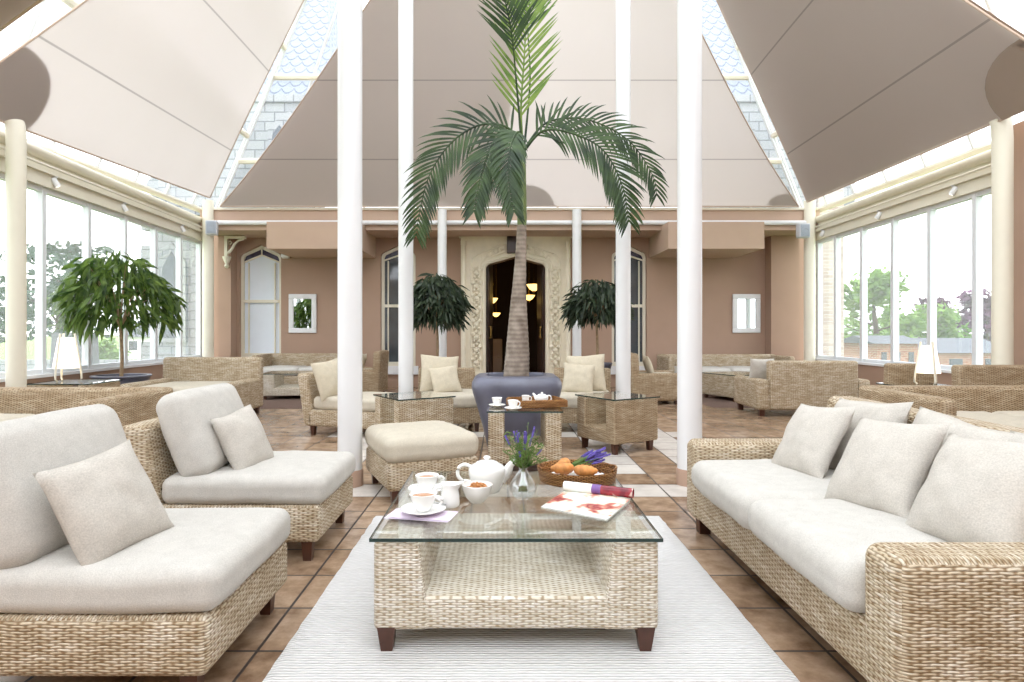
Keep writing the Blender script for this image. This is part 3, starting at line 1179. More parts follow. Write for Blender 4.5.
def house(lab, cx, Y, wd, dp, zw, zr, mw, mr_):
    t = thing('house', lab, 'building', (cx, Y, -0.6), kind='structure')
    b = MB()
    b.box(-wd / 2, wd / 2, 0, dp, 0, zw)
    b.build('wall', mw, t, smooth=False)
    b = MB()
    b.prism([(-0.2, zw), (dp + 0.2, zw), (dp / 2, zr)], 'x', -wd / 2 - 0.2, wd / 2 + 0.2)
    b.build('roof', mr_, t, smooth=False)
    b = MB()
    for i in range(3):
        xx = -wd / 2 + wd * (i + 0.5) / 3
        b.box(xx - wd * 0.06, xx + wd * 0.06, -0.03, 0.02, zw * 0.4, zw * 0.8)
    b.build('window', M['slate'], t, smooth=False)


house('slate roofed low house beyond the right glazing', 15.2, 20.5, 3.6, 3, 1.02, 1.5, M['redbrick'], M['slate'])
house('brick outbuilding seen below the green tree', 12.6, 19.5, 1.3, 2.0, 1.35, 1.6, M['redbrick'], M['slate'])
house('far brick house under the copper beeches', 24.5, 34, 5, 4, 0.95, 1.4, M['redbrick'], M['slate'])
house('white rendered house far across the lawn', -21.5, 38, 4.2, 5, 1.4, 2.6, M['render'], M['slate'])
t = thing('garden_monument', 'dark grey stone monument on the lawn behind the ficus', 'monument', (-12.9, 18.5, -0.6))
b = MB()
b.box(-0.6, 0.6, -0.5, 0.5, 0, 0.5)
b.build('plinth', M['ashlar'], t, smooth=False)
b = MB()
b.prism([(-0.48, 0.5), (0.48, 0.5), (0.42, 1.7), (-0.42, 1.7)], 'y', -0.4, 0.4)
b.build('block', M['monument'], t, smooth=False)
b = MB()
b.box(-24, -8.4, 21, 21.4, -0.6, 0.15)
struct(b.build('wall_garden', M['ashlar'], smooth=False), 'low stone garden wall across the lawn', 'wall')


def tree(name, lab, x, y, h, cr, m, seed, layered=False, n=1500, ls=0.32, base=0.32):
    random.seed(seed)
    t = thing(name, lab, 'tree', (x, y, -0.6), group='trees outside the glazing')
    b = MB()
    b.tube([(0, 0, 0), (0.1, 0, h * 0.4), (0, 0.1, h * 0.75)], [h * 0.035, h * 0.028, h * 0.012], 8)
    for k in range(7):
        a = k * 2.4
        z = h * (base + 0.06 * k)
        b.tube([(0, 0, z), (cr * 0.6 * math.cos(a), cr * 0.6 * math.sin(a), z + h * 0.12)], [h * 0.012, h * 0.005], 5)
    b.build('trunk', M['barkout'], t)
    b = MB()
    blobs = []
    if layered:
        for k in range(9):
            z = h * (base + (0.97 - base) * k / 8)
            for q in range(3):
                a = random.uniform(0, 6.28)
                d = cr * 0.55 * (1 - 0.5 * k / 8)
                blobs.append((Vector((d * math.cos(a), d * math.sin(a), z)), cr * 0.55 * (1 - 0.35 * k / 8), 0.22))
    else:
        for k in range(22):
            a = random.uniform(0, 6.28)
            z = random.uniform(base, 0.92)
            d = cr * math.sqrt(random.random()) * 0.75 * math.sin(PI * min(1, (z - base) / (1 - base) * 0.8 + 0.2))
            blobs.append((Vector((d * math.cos(a), d * math.sin(a), z * h)), cr * random.uniform(0.24, 0.42), 0.8))
    for k in range(n):
        c, r, f = random.choice(blobs)
        v = Vector((random.gauss(0, 1), random.gauss(0, 1), random.gauss(0, 1))).normalized() * r * random.random() ** 0.4
        p = c + Vector((v.x, v.y, v.z * f))
        u = Vector((random.gauss(0, 1), random.gauss(0, 1), random.gauss(0, 0.6))).normalized()
        w_ = u.cross(Vector((random.gauss(0, 1), random.gauss(0, 1), random.gauss(0, 1)))).normalized()
        s = ls * random.uniform(0.6, 1.3)
        b.face([p - u * s, p + w_ * s * 0.5, p + u * s, p - w_ * s * 0.5])
    b.build('foliage', m, t, smooth=False, uv=False)


tree('cedar', 'dark cedar on the lawn between the left post and first mullion', -19.6, 27, 5.6, 3.3, M['cedar'], 1, True, 900, 0.24)
tree('cedar', 'dark cedar at the far left edge of the view', -26.0, 30, 4.9, 3.0, M['cedar'], 2, True, 800, 0.24)
tree('broadleaf_tree', 'light green tree beyond the right glazing', 15.2, 25, 4.1, 2.2, M['tree_l'], 3, False, 2600, 0.17, 0.12)
tree('broadleaf_tree', 'small light green tree right of the taller green one', 18.4, 26, 2.9, 1.4, M['tree_l'], 4, False, 1400, 0.16, 0.1)
tree('copper_beech', 'purple copper beech behind the right table lamp', 25.4, 36, 3.6, 2.0, M['tree_p'], 5, False, 1500, 0.24, 0.1)
tree('copper_beech', 'purple copper beech beside the right cream post', 29.2, 37, 4.3, 2.2, M['tree_p'], 6, False, 1700, 0.24, 0.1)
tree('broadleaf_tree', 'dull green tree between the two copper beeches', 30.0, 47, 3.7, 1.9, M['tree_l'], 7, False, 1200, 0.25, 0.1)
tree('garden_bush', 'round green bush on the lawn right of the monument', -14.6, 22.5, 1.4, 0.9, M['tree_l'], 8, False, 700, 0.12, 0.15)


# ================================================================== FURNITURE
def cushion(name, parent, m, c, dims, rot=(0, 0, 0), r=0.06, crown=0.03, seed=1.0, wr=0.006, n=9):
    """boxed cushion: crowned faces, soft rim, gentle creases"""
    w_, d, h = dims
    mt = Matrix.Translation(c) @ Euler(rot).to_matrix().to_4x4()

    def fn(p, u):
        k = (1 - u[0] ** 2) * (1 - u[1] ** 2)
        q = p.copy()
        if abs(u[2]) > 0.3:
            q.z += math.copysign(crown * k, u[2])
        q.x *= 1 + 0.02 * (1 - u[1] ** 2)
        q.y *= 1 + 0.02 * (1 - u[0] ** 2)
        q += Vector((nz(p, 4, seed), nz(p, 4, seed + 5), nz(p, 5, seed + 9))) * wr
        q.z += wr * 0.9 * nz(p, 12, seed + 2)
        return q
    b = MB()
    b.rbox(0, 0, 0, w_, d, h, r, n, fn=fn, e=4)
    o = b.build(name, m, parent, uv=False, angle=70)
    o.matrix_local = mt
    return o


def pillow_bm(w_, h_, th, seed, n=22, pinch=0.07):
    b = MB()
    for sg in (-1, 1):
        rows = []
        for j in range(n + 1):
            v = -1 + 2 * j / n
            row = []
            for i in range(n + 1):
                u = -1 + 2 * i / n
                prof = max(0.0, (1 - abs(u) ** 2.3) * (1 - abs(v) ** 2.3)) ** 0.55
                x = w_ / 2 * u * (1 - pinch * (1 - v * v))
                y = h_ / 2 * v * (1 - pinch * (1 - u * u))
                z = sg * th / 2 * prof
                pp = Vector((x, y, z))
                edge = min(1, prof * 1.6)
                z += edge * (0.012 * nz(pp, 6, seed) + 0.008 * nz(pp, 14, seed + 3))
                x += 0.01 * nz(pp, 5, seed + 6)
                y += 0.01 * nz(pp, 5, seed + 8)
                row.append((x, y, z if prof > 0 else 0))
            rows.append(row)
        b.grid(rows)
    bmesh.ops.remove_doubles(b.b, verts=b.b.verts, dist=1e-4)
    return b


def pillow(lab, c, size, th, m, face, up_roll=0.0, tilt=20, seed=1, group=None, h=None, cat='cushion', name='throw_cushion'):
    """square cushion standing on its edge: face = heading (deg) its front looks to, tilt = lean back"""
    b = pillow_bm(size, h or size, th, seed)
    o = b.build(name, m, uv=False, angle=80)
    # local: z = face normal, y = up.  heading 0 looks to +X
    f = R(face)
    nrm = Vector((math.cos(f), math.sin(f), 0))
    up = Vector((0, 0, 1))
    t = R(tilt)
    zz = (nrm * math.cos(t) + up * math.sin(t)).normalized()
    yy = (up * math.cos(t) - nrm * math.sin(t)).normalized()
    xx = yy.cross(zz)
    m3 = Matrix((xx, yy, zz)).transposed() @ Matrix.Rotation(R(up_roll), 3, 'Z')
    o.matrix_world = Matrix.Translation(c) @ m3.to_4x4()
    tag(o, lab, cat, group)
    return o


def leg(parent, x, y, z1, top=0.028, bot=0.02, m=None):
    b = MB()
    rows = [[(x - a, y - a, z), (x + a, y - a, z), (x + a, y + a, z), (x - a, y + a, z)] for a, z in ((bot, 0.0), (top, z1 + 0.01))]
    b.grid(rows, closed=True)
    b.face(rows[0])
    b.face(rows[1])
    return b.build('leg', m or M['wood'], parent, smooth=False)


# ---- armless lounge chair; local front = -Y
def lounge_chair(lab, loc, rz, wick, cm, back=(0.64, 0.46, 0.17), seed=1, group='armless wicker lounge chairs', bc=None, wd=0.72):
    t = thing('lounge_chair', lab, 'chair', loc, rz, group)
    b = MB()
    b.rbox(0, -0.02, 0.192, wd, 0.86, 0.184, 0.03, 2)
    # sloping back panel
    sh = Matrix.Translation((0, 0.40, 0.10)) @ Matrix.Shear('XY', 4, (0.0, 0.20)) if False else Matrix.Translation((0, 0.40, 0.10))

    def fn(p, u):
        q = p.copy()
        q.y += (u[2] + 1) * 0.5 * 0.10 - 0.02
        return q
    b.rbox(0, 0, 0.29, wd, 0.14, 0.58, 0.035, 2, mat=sh, fn=fn)
    b.build('frame', wick, t)
    for sx in (-1, 1):
        for sy in (-0.38, 0.36):
            leg(t, sx * (wd / 2 - 0.06), sy, 0.10)
    cushion('seat_cushion', t, cm, (0, -0.06, 0.353), (wd - 0.02, 0.82, 0.142), r=0.05, crown=0.014, seed=seed)
    if back:
        bw, bh, bt = back
        cushion('back_cushion', t, cm, bc or (0, 0.255, 0.385 + bh / 2), (bw, bh, bt), (R(90 - 20), 0, 0), r=0.065, crown=0.035, seed=seed + 3)
    return t


lounge_chair('armless wicker lounge chair nearest the camera on the left, beside the white rug', (-1.34, 2.2, 0), PI / 2, M['wick'], M['cush'], (0.68, 0.47, 0.17), 1)
lounge_chair('armless wicker lounge chair standing just behind the nearest one, left of the thick white column', (-1.355, 3.38, 0), PI / 2, M['wick'], M['cush'], (0.66, 0.46, 0.17), 4)
lounge_chair('armless wicker lounge chair mostly hidden behind the left thick column', (-1.66, 6.98, 0), R(72), M['wick'], M['cush2'], None, 8)
lounge_chair('armless wicker lounge chair left of the blue grey planter', (-0.64, 7.35, 0), R(8), M['wick_d'], M['cush2'], None, 12)
lounge_chair('armless wicker lounge chair right of the blue grey planter', (0.94, 7.35, 0), R(-10), M['wick_d'], M['cush2'], None, 16)

pillow('square linen cushion on the nearest left lounge chair', (-1.32, 2.06, 0.572), 0.36, 0.14, M['pillow'], -18, 8, 26, 2)
pillow('square linen cushion on the second left lounge chair', (-1.40, 3.33, 0.555), 0.35, 0.14, M['pillow'], -14, 6, 24, 5)
pillow('large cream back cushion on the chair left of the planter', (-0.76, 7.42, 0.63), 0.47, 0.16, M['pillow_c'], -76, -4, 17, 6)
pillow('small cream cushion on the chair left of the planter', (-0.67, 7.22, 0.575), 0.35, 0.12, M['pillow_c'], -74, 7, 24, 7)
pillow('large cream back cushion on the chair right of the planter', (1.02, 7.42, 0.635), 0.47, 0.16, M['pillow_c'], -104, 5, 17, 8)
pillow('small cream cushion on the chair right of the planter', (0.90, 7.22, 0.59), 0.38, 0.12, M['pillow_c'], -102, -4, 22, 9)
pillow('cream cushion on the chair behind the left thick column', (-1.93, 6.86, 0.61), 0.44, 0.15, M['pillow_c'], -28, 6, 16, 11)


# ---- wicker sofas; local front = -Y, origin at middle of footprint
def sofa(name, lab, cat, loc, rz, wd, dp, wick, cm, seats=2, ah=0.53, bh=0.74, at=0.19, bt=0.16, zb=0.09, legs=True, seat_h=0.30, seed=1, group=None, back_in=False, lean=0.05, backs=True, ct=0.16, fwd=0.0):
    t = thing(name, lab, cat, loc, rz, group)
    b = MB()
    hw_, hd = wd / 2, dp / 2
    b.rbox(0, 0, (zb + seat_h) / 2, wd - 0.03, dp - 0.04, seat_h - zb, 0.03, 3)
    b.build('base_frame', wick, t)
    for sx in (-1, 1):
        b = MB()
        b.rbox(sx * (hw_ - at / 2), -0.0, (zb + ah) / 2, at, dp, ah - zb, 0.045, 3)
        b.build('arm', wick, t)
    b = MB()

    def fn(p, u):
        q = p.copy()
        q.y += (u[2] + 1) * 0.5 * lean
        return q
    bw = wd - 2 * at + 0.01 if back_in else wd - 0.01
    b.rbox(0, hd - bt / 2 - lean * 0.5, (zb + bh) / 2, bw, bt, bh - zb, 0.04, 3, fn=fn)
    b.build('backrest', wick, t)
    if legs:
        for sx in (-1, 1):
            for sy in (-1, 1):
                leg(t, sx * (hw_ - 0.08), sy * (hd - 0.08), zb, 0.035, 0.03)
    iw = wd - 2 * at
    cw = iw / seats
    for i in range(seats):
        cushion('seat_cushion', t, cm, (-iw / 2 + cw * (i + 0.5), -0.09 - fwd, seat_h + ct / 2), (cw - 0.005, dp - bt - 0.03, ct), r=0.065, crown=0.02, seed=seed + i)
    return t


sofa('sofa', 'large wicker sofa with loose linen cushions along the right side of the rug', 'sofa', (1.545, 2.61, 0), -PI / 2, 1.93, 0.95, M['wick'], M['cush'], 2, bh=0.775, fwd=0.045, seat_h=0.285, seed=21, group='wicker sofas')
# loose back and throw cushions on the big sofa (it faces -X)
pillow('wide back cushion at the far end of the large right sofa', (1.77, 3.04, 0.605), 0.58, 0.19, M['pillow'], 180, 4, 22, 31, h=0.44)
pillow('wide back cushion in the middle of the large right sofa', (1.76, 2.43, 0.60), 0.60, 0.19, M['pillow'], 180, -4, 24, 33, h=0.44)
pillow('back cushion at the near end of the large right sofa, cut by the picture edge', (1.77, 1.96, 0.60), 0.50, 0.19, M['pillow'], 180, 3, 22, 35, h=0.44)
pillow('square white cushion leaning at the far end of the large right sofa', (1.55, 3.08, 0.60), 0.41, 0.15, M['pillow'], 187, 5, 31, 37)
pillow('square white cushion leaning in the middle of the large right sofa', (1.54, 2.48, 0.605), 0.43, 0.15, M['pillow'], 190, 6, 33, 39)
pillow('square white cushion at the near end of the large right sofa, above the arm', (1.575, 2.02, 0.615), 0.42, 0.16, M['pillow'], 188, 4, 33, 41)

sofa('sofa', 'low tub sofa behind the nearest left chairs, cut by the left edge', 'sofa', (-3.85, 4.80, 0), 0, 2.0, 1.05, M['wick_d'], M['cush2'], 2, ah=0.66, bh=0.665, at=0.13, bt=0.13, seed=51, group='wicker sofas')
sofa('sofa', 'low tub sofa behind the large right sofa, cut by the right edge', 'sofa', (4.18, 4.95, 0), 0, 2.0, 1.05, M['wick_d'], M['cush2'], 2, ah=0.66, bh=0.665, at=0.13, bt=0.13, seed=53, group='wicker sofas')
sofa('sofa', 'wicker two seater with low arms in front of the left ficus tree', 'sofa', (-4.03, 8.06, 0), 0, 1.37, 1.10, M['wick'], M['cush2'], 1, ah=0.50, bh=0.785, at=0.17, bt=0.15, seed=55, group='wicker sofas')
sofa('sofa', 'wicker two seater seen from behind, in front of the right glazing', 'sofa', (4.18, 8.62, 0), PI, 1.52, 0.88, M['wick'], M['cush2'], 1, ah=0.50, bh=0.75, at=0.17, bt=0.15, seed=57, group='wicker sofas', back_in=True, lean=0.0)
sofa('sofa', 'wicker sofa against the back wall below the left mirror', 'sofa', (-3.85, 11.95, 0), 0, 1.75, 0.9, M['wick'], M['cush'], 2, ah=0.70, bh=0.70, at=0.12, bt=0.14, seed=59, group='wicker sofas')
sofa('sofa', 'wicker sofa against the back wall below the right mirror', 'sofa', (4.25, 11.75, 0), 0, 2.35, 0.9, M['wick'], M['cush'], 2, ah=0.68, bh=0.69, at=0.12, bt=0.14, seed=61, group='wicker sofas')
pillow('pale cushion on the two seater seen from behind', (3.60, 8.50, 0.61), 0.34, 0.13, M['pillow'], 90, 0, 15, 63)


def armchair(lab, loc, rz, seed):
    t = sofa('armchair', lab, 'armchair', loc, rz, 0.82, 0.80, M['wick_d'], M['cush2'], 1, ah=0.49, bh=0.80, at=0.12, bt=0.13, zb=0.06, seed=seed, group='wicker armchairs', lean=0.04)
    return t


armchair('wicker armchair turned to the left near the left narrow window', (-2.50, 10.9, 0), -PI / 2, 71)
armchair('wicker armchair turned to the right near the right narrow window', (2.42, 9.93, 0), PI / 2, 73)
sofa('armchair', 'narrow high backed wicker chair before the right glazing', 'armchair', (4.98, 7.62, 0), R(165), 0.56, 0.62, M['wick_d'], M['cush2'], 1, ah=0.45, bh=0.76, at=0.07, bt=0.12, zb=0.06, seed=75, group='wicker armchairs', lean=0.04)
armchair('wicker armchair behind the right tub sofa, cut by the right edge', (5.08, 5.98, 0), 0, 77)
pillow('small pale cushion in the left turned armchair', (-2.44, 10.62, 0.60), 0.34, 0.12, M['pillow_c'], 180, 0, 20, 79)
pillow('small pale cushion in the right turned armchair', (2.34, 9.8, 0.60), 0.34, 0.12, M['pillow_c'], 0, 0, 20, 81)

# ---- ottoman
t = thing('ottoman', 'square wicker ottoman with thick cream cushion left of the planter table', 'ottoman', (-0.60, 4.46, 0), R(24))
b = MB()
b.rbox(0, 0, 0.185, 0.64, 0.72, 0.19, 0.03, 2)
b.build('frame', M['wick'], t)
for sx in (-1, 1):
    for sy in (-1, 1):
        leg(t, sx * 0.26, sy * 0.30, 0.10)
cushion('cushion', t, M['cush2'], (0, 0, 0.355), (0.66, 0.74, 0.165), r=0.06, crown=0.025, seed=91)


# ---- glass topped wicker tables
def glass_top(t, wd, dp, z, th=0.012):
    b = MB()
    b.rbox(0, 0, z - th / 2, wd, dp, th, 0.003, 1, e=1)
    g = b.build('glass_top', M['tglass'], t, smooth=False)
    b = MB()
    h = 0.0025
    x, y = wd / 2 + 0.001, dp / 2 + 0.001
    for q in ((-x, x, -y, -y + h), (-x, -x + h, -y + h, y), (x - h, x, -y + h, y)):
        b.box(q[0], q[1], q[2], q[3], z - th, z)
    b.build('polished_edge', M['tedge'], g, smooth=False)
    return g


def side_table(lab, loc, rz, wd, dp, h, wick, back=True, leg_h=0.10, group='glass topped wicker side tables', at=0.13, shelf=0.13):
    t = thing('side_table', lab, 'table', loc, rz, group)
    hw_ = wd / 2 - 0.01
    for sx in (-1, 1):
        b = MB()
        b.rbox(sx * (hw_ - at / 2), 0, (leg_h + h - 0.014) / 2, at, dp - 0.02, h - 0.014 - leg_h, 0.02, 2)
        b.build('side_panel', wick, t)
    b = MB()
    b.rbox(0, 0, leg_h + shelf / 2, wd - at, dp - 0.03, shelf, 0.015, 2)
    b.build('shelf', wick, t)
    glass_top(t, wd, dp, h)
    for sx in (-1, 1):
        for sy in (-1, 1):
            leg(t, sx * (hw_ - 0.06), sy * (dp / 2 - 0.07), leg_h)
    return t


ZS = 0.52
side_table('glass topped wicker table with tea tray in front of the planter', (0.18, 5.10, 0), 0, 0.60, 0.60, ZS, M['wick'])
side_table('glass topped wicker table standing on the left of the planter', (-0.867, 6.02, 0), R(34 - 90), 0.60, 0.60, ZS, M['wick'])
side_table('glass topped wicker table standing on the right of the planter', (1.126, 6.0, 0), R(31 - 90), 0.58, 0.58, ZS, M['wick_d'])
side_table('glass topped table with tripod lamp beside the left glazing', (-4.90, 7.02, 0), 0, 0.72, 0.6, 0.57, M['wick_d'])
side_table('glass topped table with tripod lamp beside the right glazing', (4.66, 6.82, 0), 0, 0.62, 0.6, 0.55, M['wick_d'])
side_table('low glass topped wicker table on the left dark rug', (-3.62, 10.55, 0.012), R(8), 0.85, 0.8, 0.43, M['wick_w'], group='low tables on the dark rugs', leg_h=0.06, at=0.2)
side_table('low glass topped wicker table on the right dark rug', (3.95, 10.30, 0.012), R(22), 0.85, 0.8, 0.43, M['wick'], group='low tables on the dark rugs', leg_h=0.06, at=0.2)

# the big white washed coffee table
ct = thing('coffee_table', 'low whitewashed wicker coffee table with glass top on the white rug', 'table', (0.05, 2.68, 0.008))
# U-shaped body: two broad sides, thick bottom shelf
for sx in (-1, 1):
    b = MB()

    def fnp(p, u, sx=sx):
        q = p.copy()
        # inner side slopes in towards the shelf
        if u[0] * sx < 0:
            q.x += sx * 0.02 * (u[2])
        return q
    b.rbox(sx * 0.417, 0, 0.237, 0.18, 1.02, 0.318, 0.018, 3, fn=fnp)
    b.build('side_panel', M['wick_w'], ct)
b = MB()
b.rbox(0, 0, 0.138, 0.70, 1.01, 0.12, 0.02, 3)
b.build('shelf', M['wick_w'], ct)
glass_top(ct, 1.035, 1.045, 0.41)
for sx in (-1, 1):
    for sy in (-1, 1):
        leg(ct, sx * 0.462, sy * 0.478, 0.08, 0.032, 0.02)
b = MB()
for sx in (-1, 1):
    for sy in (-1, 1):
        b.lathe([(0, 0), (0.014, 0), (0.014, 0.005), (0, 0.005)], 12, (sx * 0.42, sy * 0.42, 0.3925))
b.build('glass_pad', M['glass'], ct)

# ---- rugs
def rug(lab, x0, x1, y0, y1, m, th=0.008, seed=1):
    b = MB()
    n = 60

    def edge(a, c, k, s):
        return [lerp(a, c, i / n) for i in range(n + 1)]
    rows = []
    for j in range(n + 1):
        y = lerp(y0, y1, j / n)
        row = []
        for i in range(n + 1):
            x = lerp(x0, x1, i / n)
            ex = 0.006 * nz((x, y * 9, 0), 3, seed) if i in (0, n) else 0
            ey = 0.006 * nz((x * 9, y, 0), 3, seed) if j in (0, n) else 0
            zz = th if 0 < i < n and 0 < j < n else 0.002
            row.append((x + ex, y + ey, zz))
        rows.append(row)
    b.grid(rows)
    o = b.build('rug', m, uv=False)
    return tag(o, lab, 'rug')


rug('large white ribbed wool rug under the coffee table', -0.785, 0.975, 1.0, 3.80, M['rug'])
rug('dark brown shaggy rug under the low left table', -4.75, -2.95, 9.05, 11.2, M['rug_d'], 0.012, 3)
rug('dark brown shaggy rug under the low right table', 3.15, 5.0, 9.15, 11.2, M['rug_d'], 0.012, 5)

# ================================================================== PLANTS
# ---- palm in square shouldered planter
PX, PY = 0.145, 6.2
pt = thing('potted_palm', 'tall palm in a blue grey square planter between the columns', 'palm', (PX, PY, 0))
b = MB()


def sq(r, z, n=32, p=5.0):
    row = []
    for i in range(n):
        a = 2 * PI * i / n
        c, s_ = math.cos(a), math.sin(a)
        k = r / (abs(c) ** p + abs(s_) ** p) ** (1 / p)
        row.append((k * c, k * s_, z))
    return row


prof = [(0.24, 0.0), (0.285, 0.004), (0.295, 0.02), (0.335, 0.20), (0.395, 0.42), (0.432, 0.54), (0.445, 0.60), (0.442, 0.645), (0.425, 0.68), (0.395, 0.703), (0.345, 0.706),
        (0.315, 0.71), (0.30, 0.712), (0.29, 0.70), (0.285, 0.64), (0.28, 0.60)]
b.grid([sq(r, z) for r, z in prof], closed=True)
b.build('planter', M['slatepot'], pt)
b = MB()
b.face(sq(0.283, 0.63))
b.build('soil', M['soil'], pt, smooth=False)
TK = [(0.0, 0.60, 0.135), (0.0, 0.72, 0.13), (0.01, 0.9, 0.122), (0.015, 1.1, 0.108), (0.02, 1.35, 0.088), (0.03, 1.6, 0.07), (0.045, 1.9, 0.056), (0.055, 2.22, 0.048)]
b = MB()
pts, rad = [], []
for (xa, za, ra), (xb, zb, rb) in zip(TK, TK[1:]):
    for i in range(8):
        q = i / 8
        pts.append((lerp(xa, xb, q), 0, lerp(za, zb, q)))
        rad.append(lerp(ra, rb, q) * (1.03 if i % 2 else 0.985))
pts.append((0.055, 0, 2.22))
rad.append(0.048)
b.tube(pts, rad, 18)
b.build('trunk', M['trunk'], pt)
b = MB()
b.tube([(0.055, 0, 2.21), (0.058, 0, 2.3), (0.06, 0, 2.6), (0.062, 0, 2.9), (0.062, 0, 3.05)], [0.046, 0.05, 0.042, 0.034, 0.026], 14)
b.build('crownshaft', M['stemgreen'], pt)


def frond(pix, m, ll=0.55, start=0.12, droop=0.5, seed=1, fwd=0.0, n=34, wid=0.0135, up=0.35, sides=(-1, 1), nrm=None):
    """pix: (px, py, dist offset) along the rachis; leaflets both sides"""
    random.seed(seed)
    ctrl = [P(a, c, PY + d) - Vector((PX, PY, 0)) for a, c, d in pix]
    # Catmull-Rom resample
    pts = []
    for i in range(len(ctrl) - 1):
        p0, p1, p2, p3 = ctrl[max(i - 1, 0)], ctrl[i], ctrl[i + 1], ctrl[min(i + 2, len(ctrl) - 1)]
        for k in range(10):
            q = k / 10
            pts.append(0.5 * ((2 * p1) + (p2 - p0) * q + (2 * p0 - 5 * p1 + 4 * p2 - p3) * q * q + (3 * p1 - p0 - 3 * p2 + p3) * q ** 3))
    pts.append(ctrl[-1])
    cum = [0]
    for a, c in zip(pts, pts[1:]):
        cum.append(cum[-1] + (c - a).length)
    T = cum[-1]

    def at(d):
        for i in range(len(pts) - 1):
            if cum[i + 1] >= d:
                q = (d - cum[i]) / max(1e-6, cum[i + 1] - cum[i])
                return lerp(pts[i], pts[i + 1], q), (pts[i + 1] - pts[i]).normalized()
        return pts[-1], (pts[-1] - pts[-2]).normalized()
    b = MB()
    b.tube(pts, [lerp(0.014, 0.003, cum[i] / T) for i in range(len(pts))], 6)
    rach = b
    view = Vector(nrm) if nrm else Vector((0, -1, 0.25))
    for i in range(n):
        q = start + (1 - start) * (i + 0.5) / n
        p, tg = at(q * T)
        side0 = tg.cross(view).normalized()
        L = ll * (0.45 + 0.55 * math.sin(PI * min(1, 0.12 + q * 0.86))) * random.uniform(0.88, 1.08)
        for sg in sides:
            d = (side0 * sg * (1 - up) + tg * (up + 0.35 * q) + view * random.uniform(-0.12, 0.16)).normalized()
            rows = []
            pos = p.copy()
            dirn = d.copy()
            segs = 6
            for k in range(segs + 1):
                f = k / segs
                ww = wid * (math.sin(PI * min(1, 0.18 + 0.82 * f)) ** 0.8) * (1 if k < segs else 0.05)
                wv = dirn.cross(view).normalized()
                if wv.length < 0.1:
                    wv = tg
                rows.append([pos - wv * ww - view * ww * 0.25, pos.copy(), pos + wv * ww - view * ww * 0.25])
                pos = pos + dirn * (L / segs)
                dirn = (dirn + Vector((0, 0, -1)) * droop / segs * (0.4 + f)).normalized()
            rach.grid(rows)
    return rach.build('frond', m, pt, smooth=True, uv=False, angle=180)


frond([(523, 150, 0), (521, 110, 0.02), (524, 60, 0.05), (527, 10, 0.1), (530, -40, 0.15)], M['palm_y'], 0.60, 0.16, 0.15, 1, n=26, up=0.52, wid=0.015)
frond([(522, 150, 0), (517, 90, -0.1), (511, 30, -0.3), (500, -15, -0.5), (488, -30, -0.8)], M['palm'], 0.45, 0.5, 0.3, 2, n=24, up=0.45)
frond([(524, 150, 0), (530, 80, 0.15), (528, 20, 0.3), (535, -30, 0.5)], M['palm'], 0.5, 0.62, 0.3, 3, n=16, up=0.45)
frond([(522, 150, 0), (508, 128, -0.05), (480, 125, -0.1), (452, 142, -0.15), (431, 172, -0.18), (421, 205, -0.18), (416, 236, -0.16)], M['palm'], 0.40, 0.10, 0.9, 4, n=36, up=0.42)
frond([(521, 146, 0), (510, 133, -0.15), (493, 143, -0.3), (481, 176, -0.42), (474, 212, -0.45)], M['palm'], 0.36, 0.16, 0.9, 5, n=28, up=0.48)
frond([(523, 146, 0), (518, 132, -0.2), (510, 148, -0.45), (509, 180, -0.6), (514, 212, -0.62)], M['palm'], 0.34, 0.18, 0.9, 6, n=28, up=0.5)
frond([(525, 150, 0), (543, 131, -0.05), (571, 133, -0.12), (603, 150, -0.2), (622, 185, -0.22), (629, 222, -0.2)], M['palm'], 0.42, 0.10, 0.9, 7, n=36, up=0.42)
frond([(525, 148, 0), (548, 122, 0.15), (588, 120, 0.35), (628, 140, 0.5), (652, 174, 0.55), (657, 196, 0.55)], M['palm'], 0.40, 0.14, 0.8, 8, n=34, up=0.45)


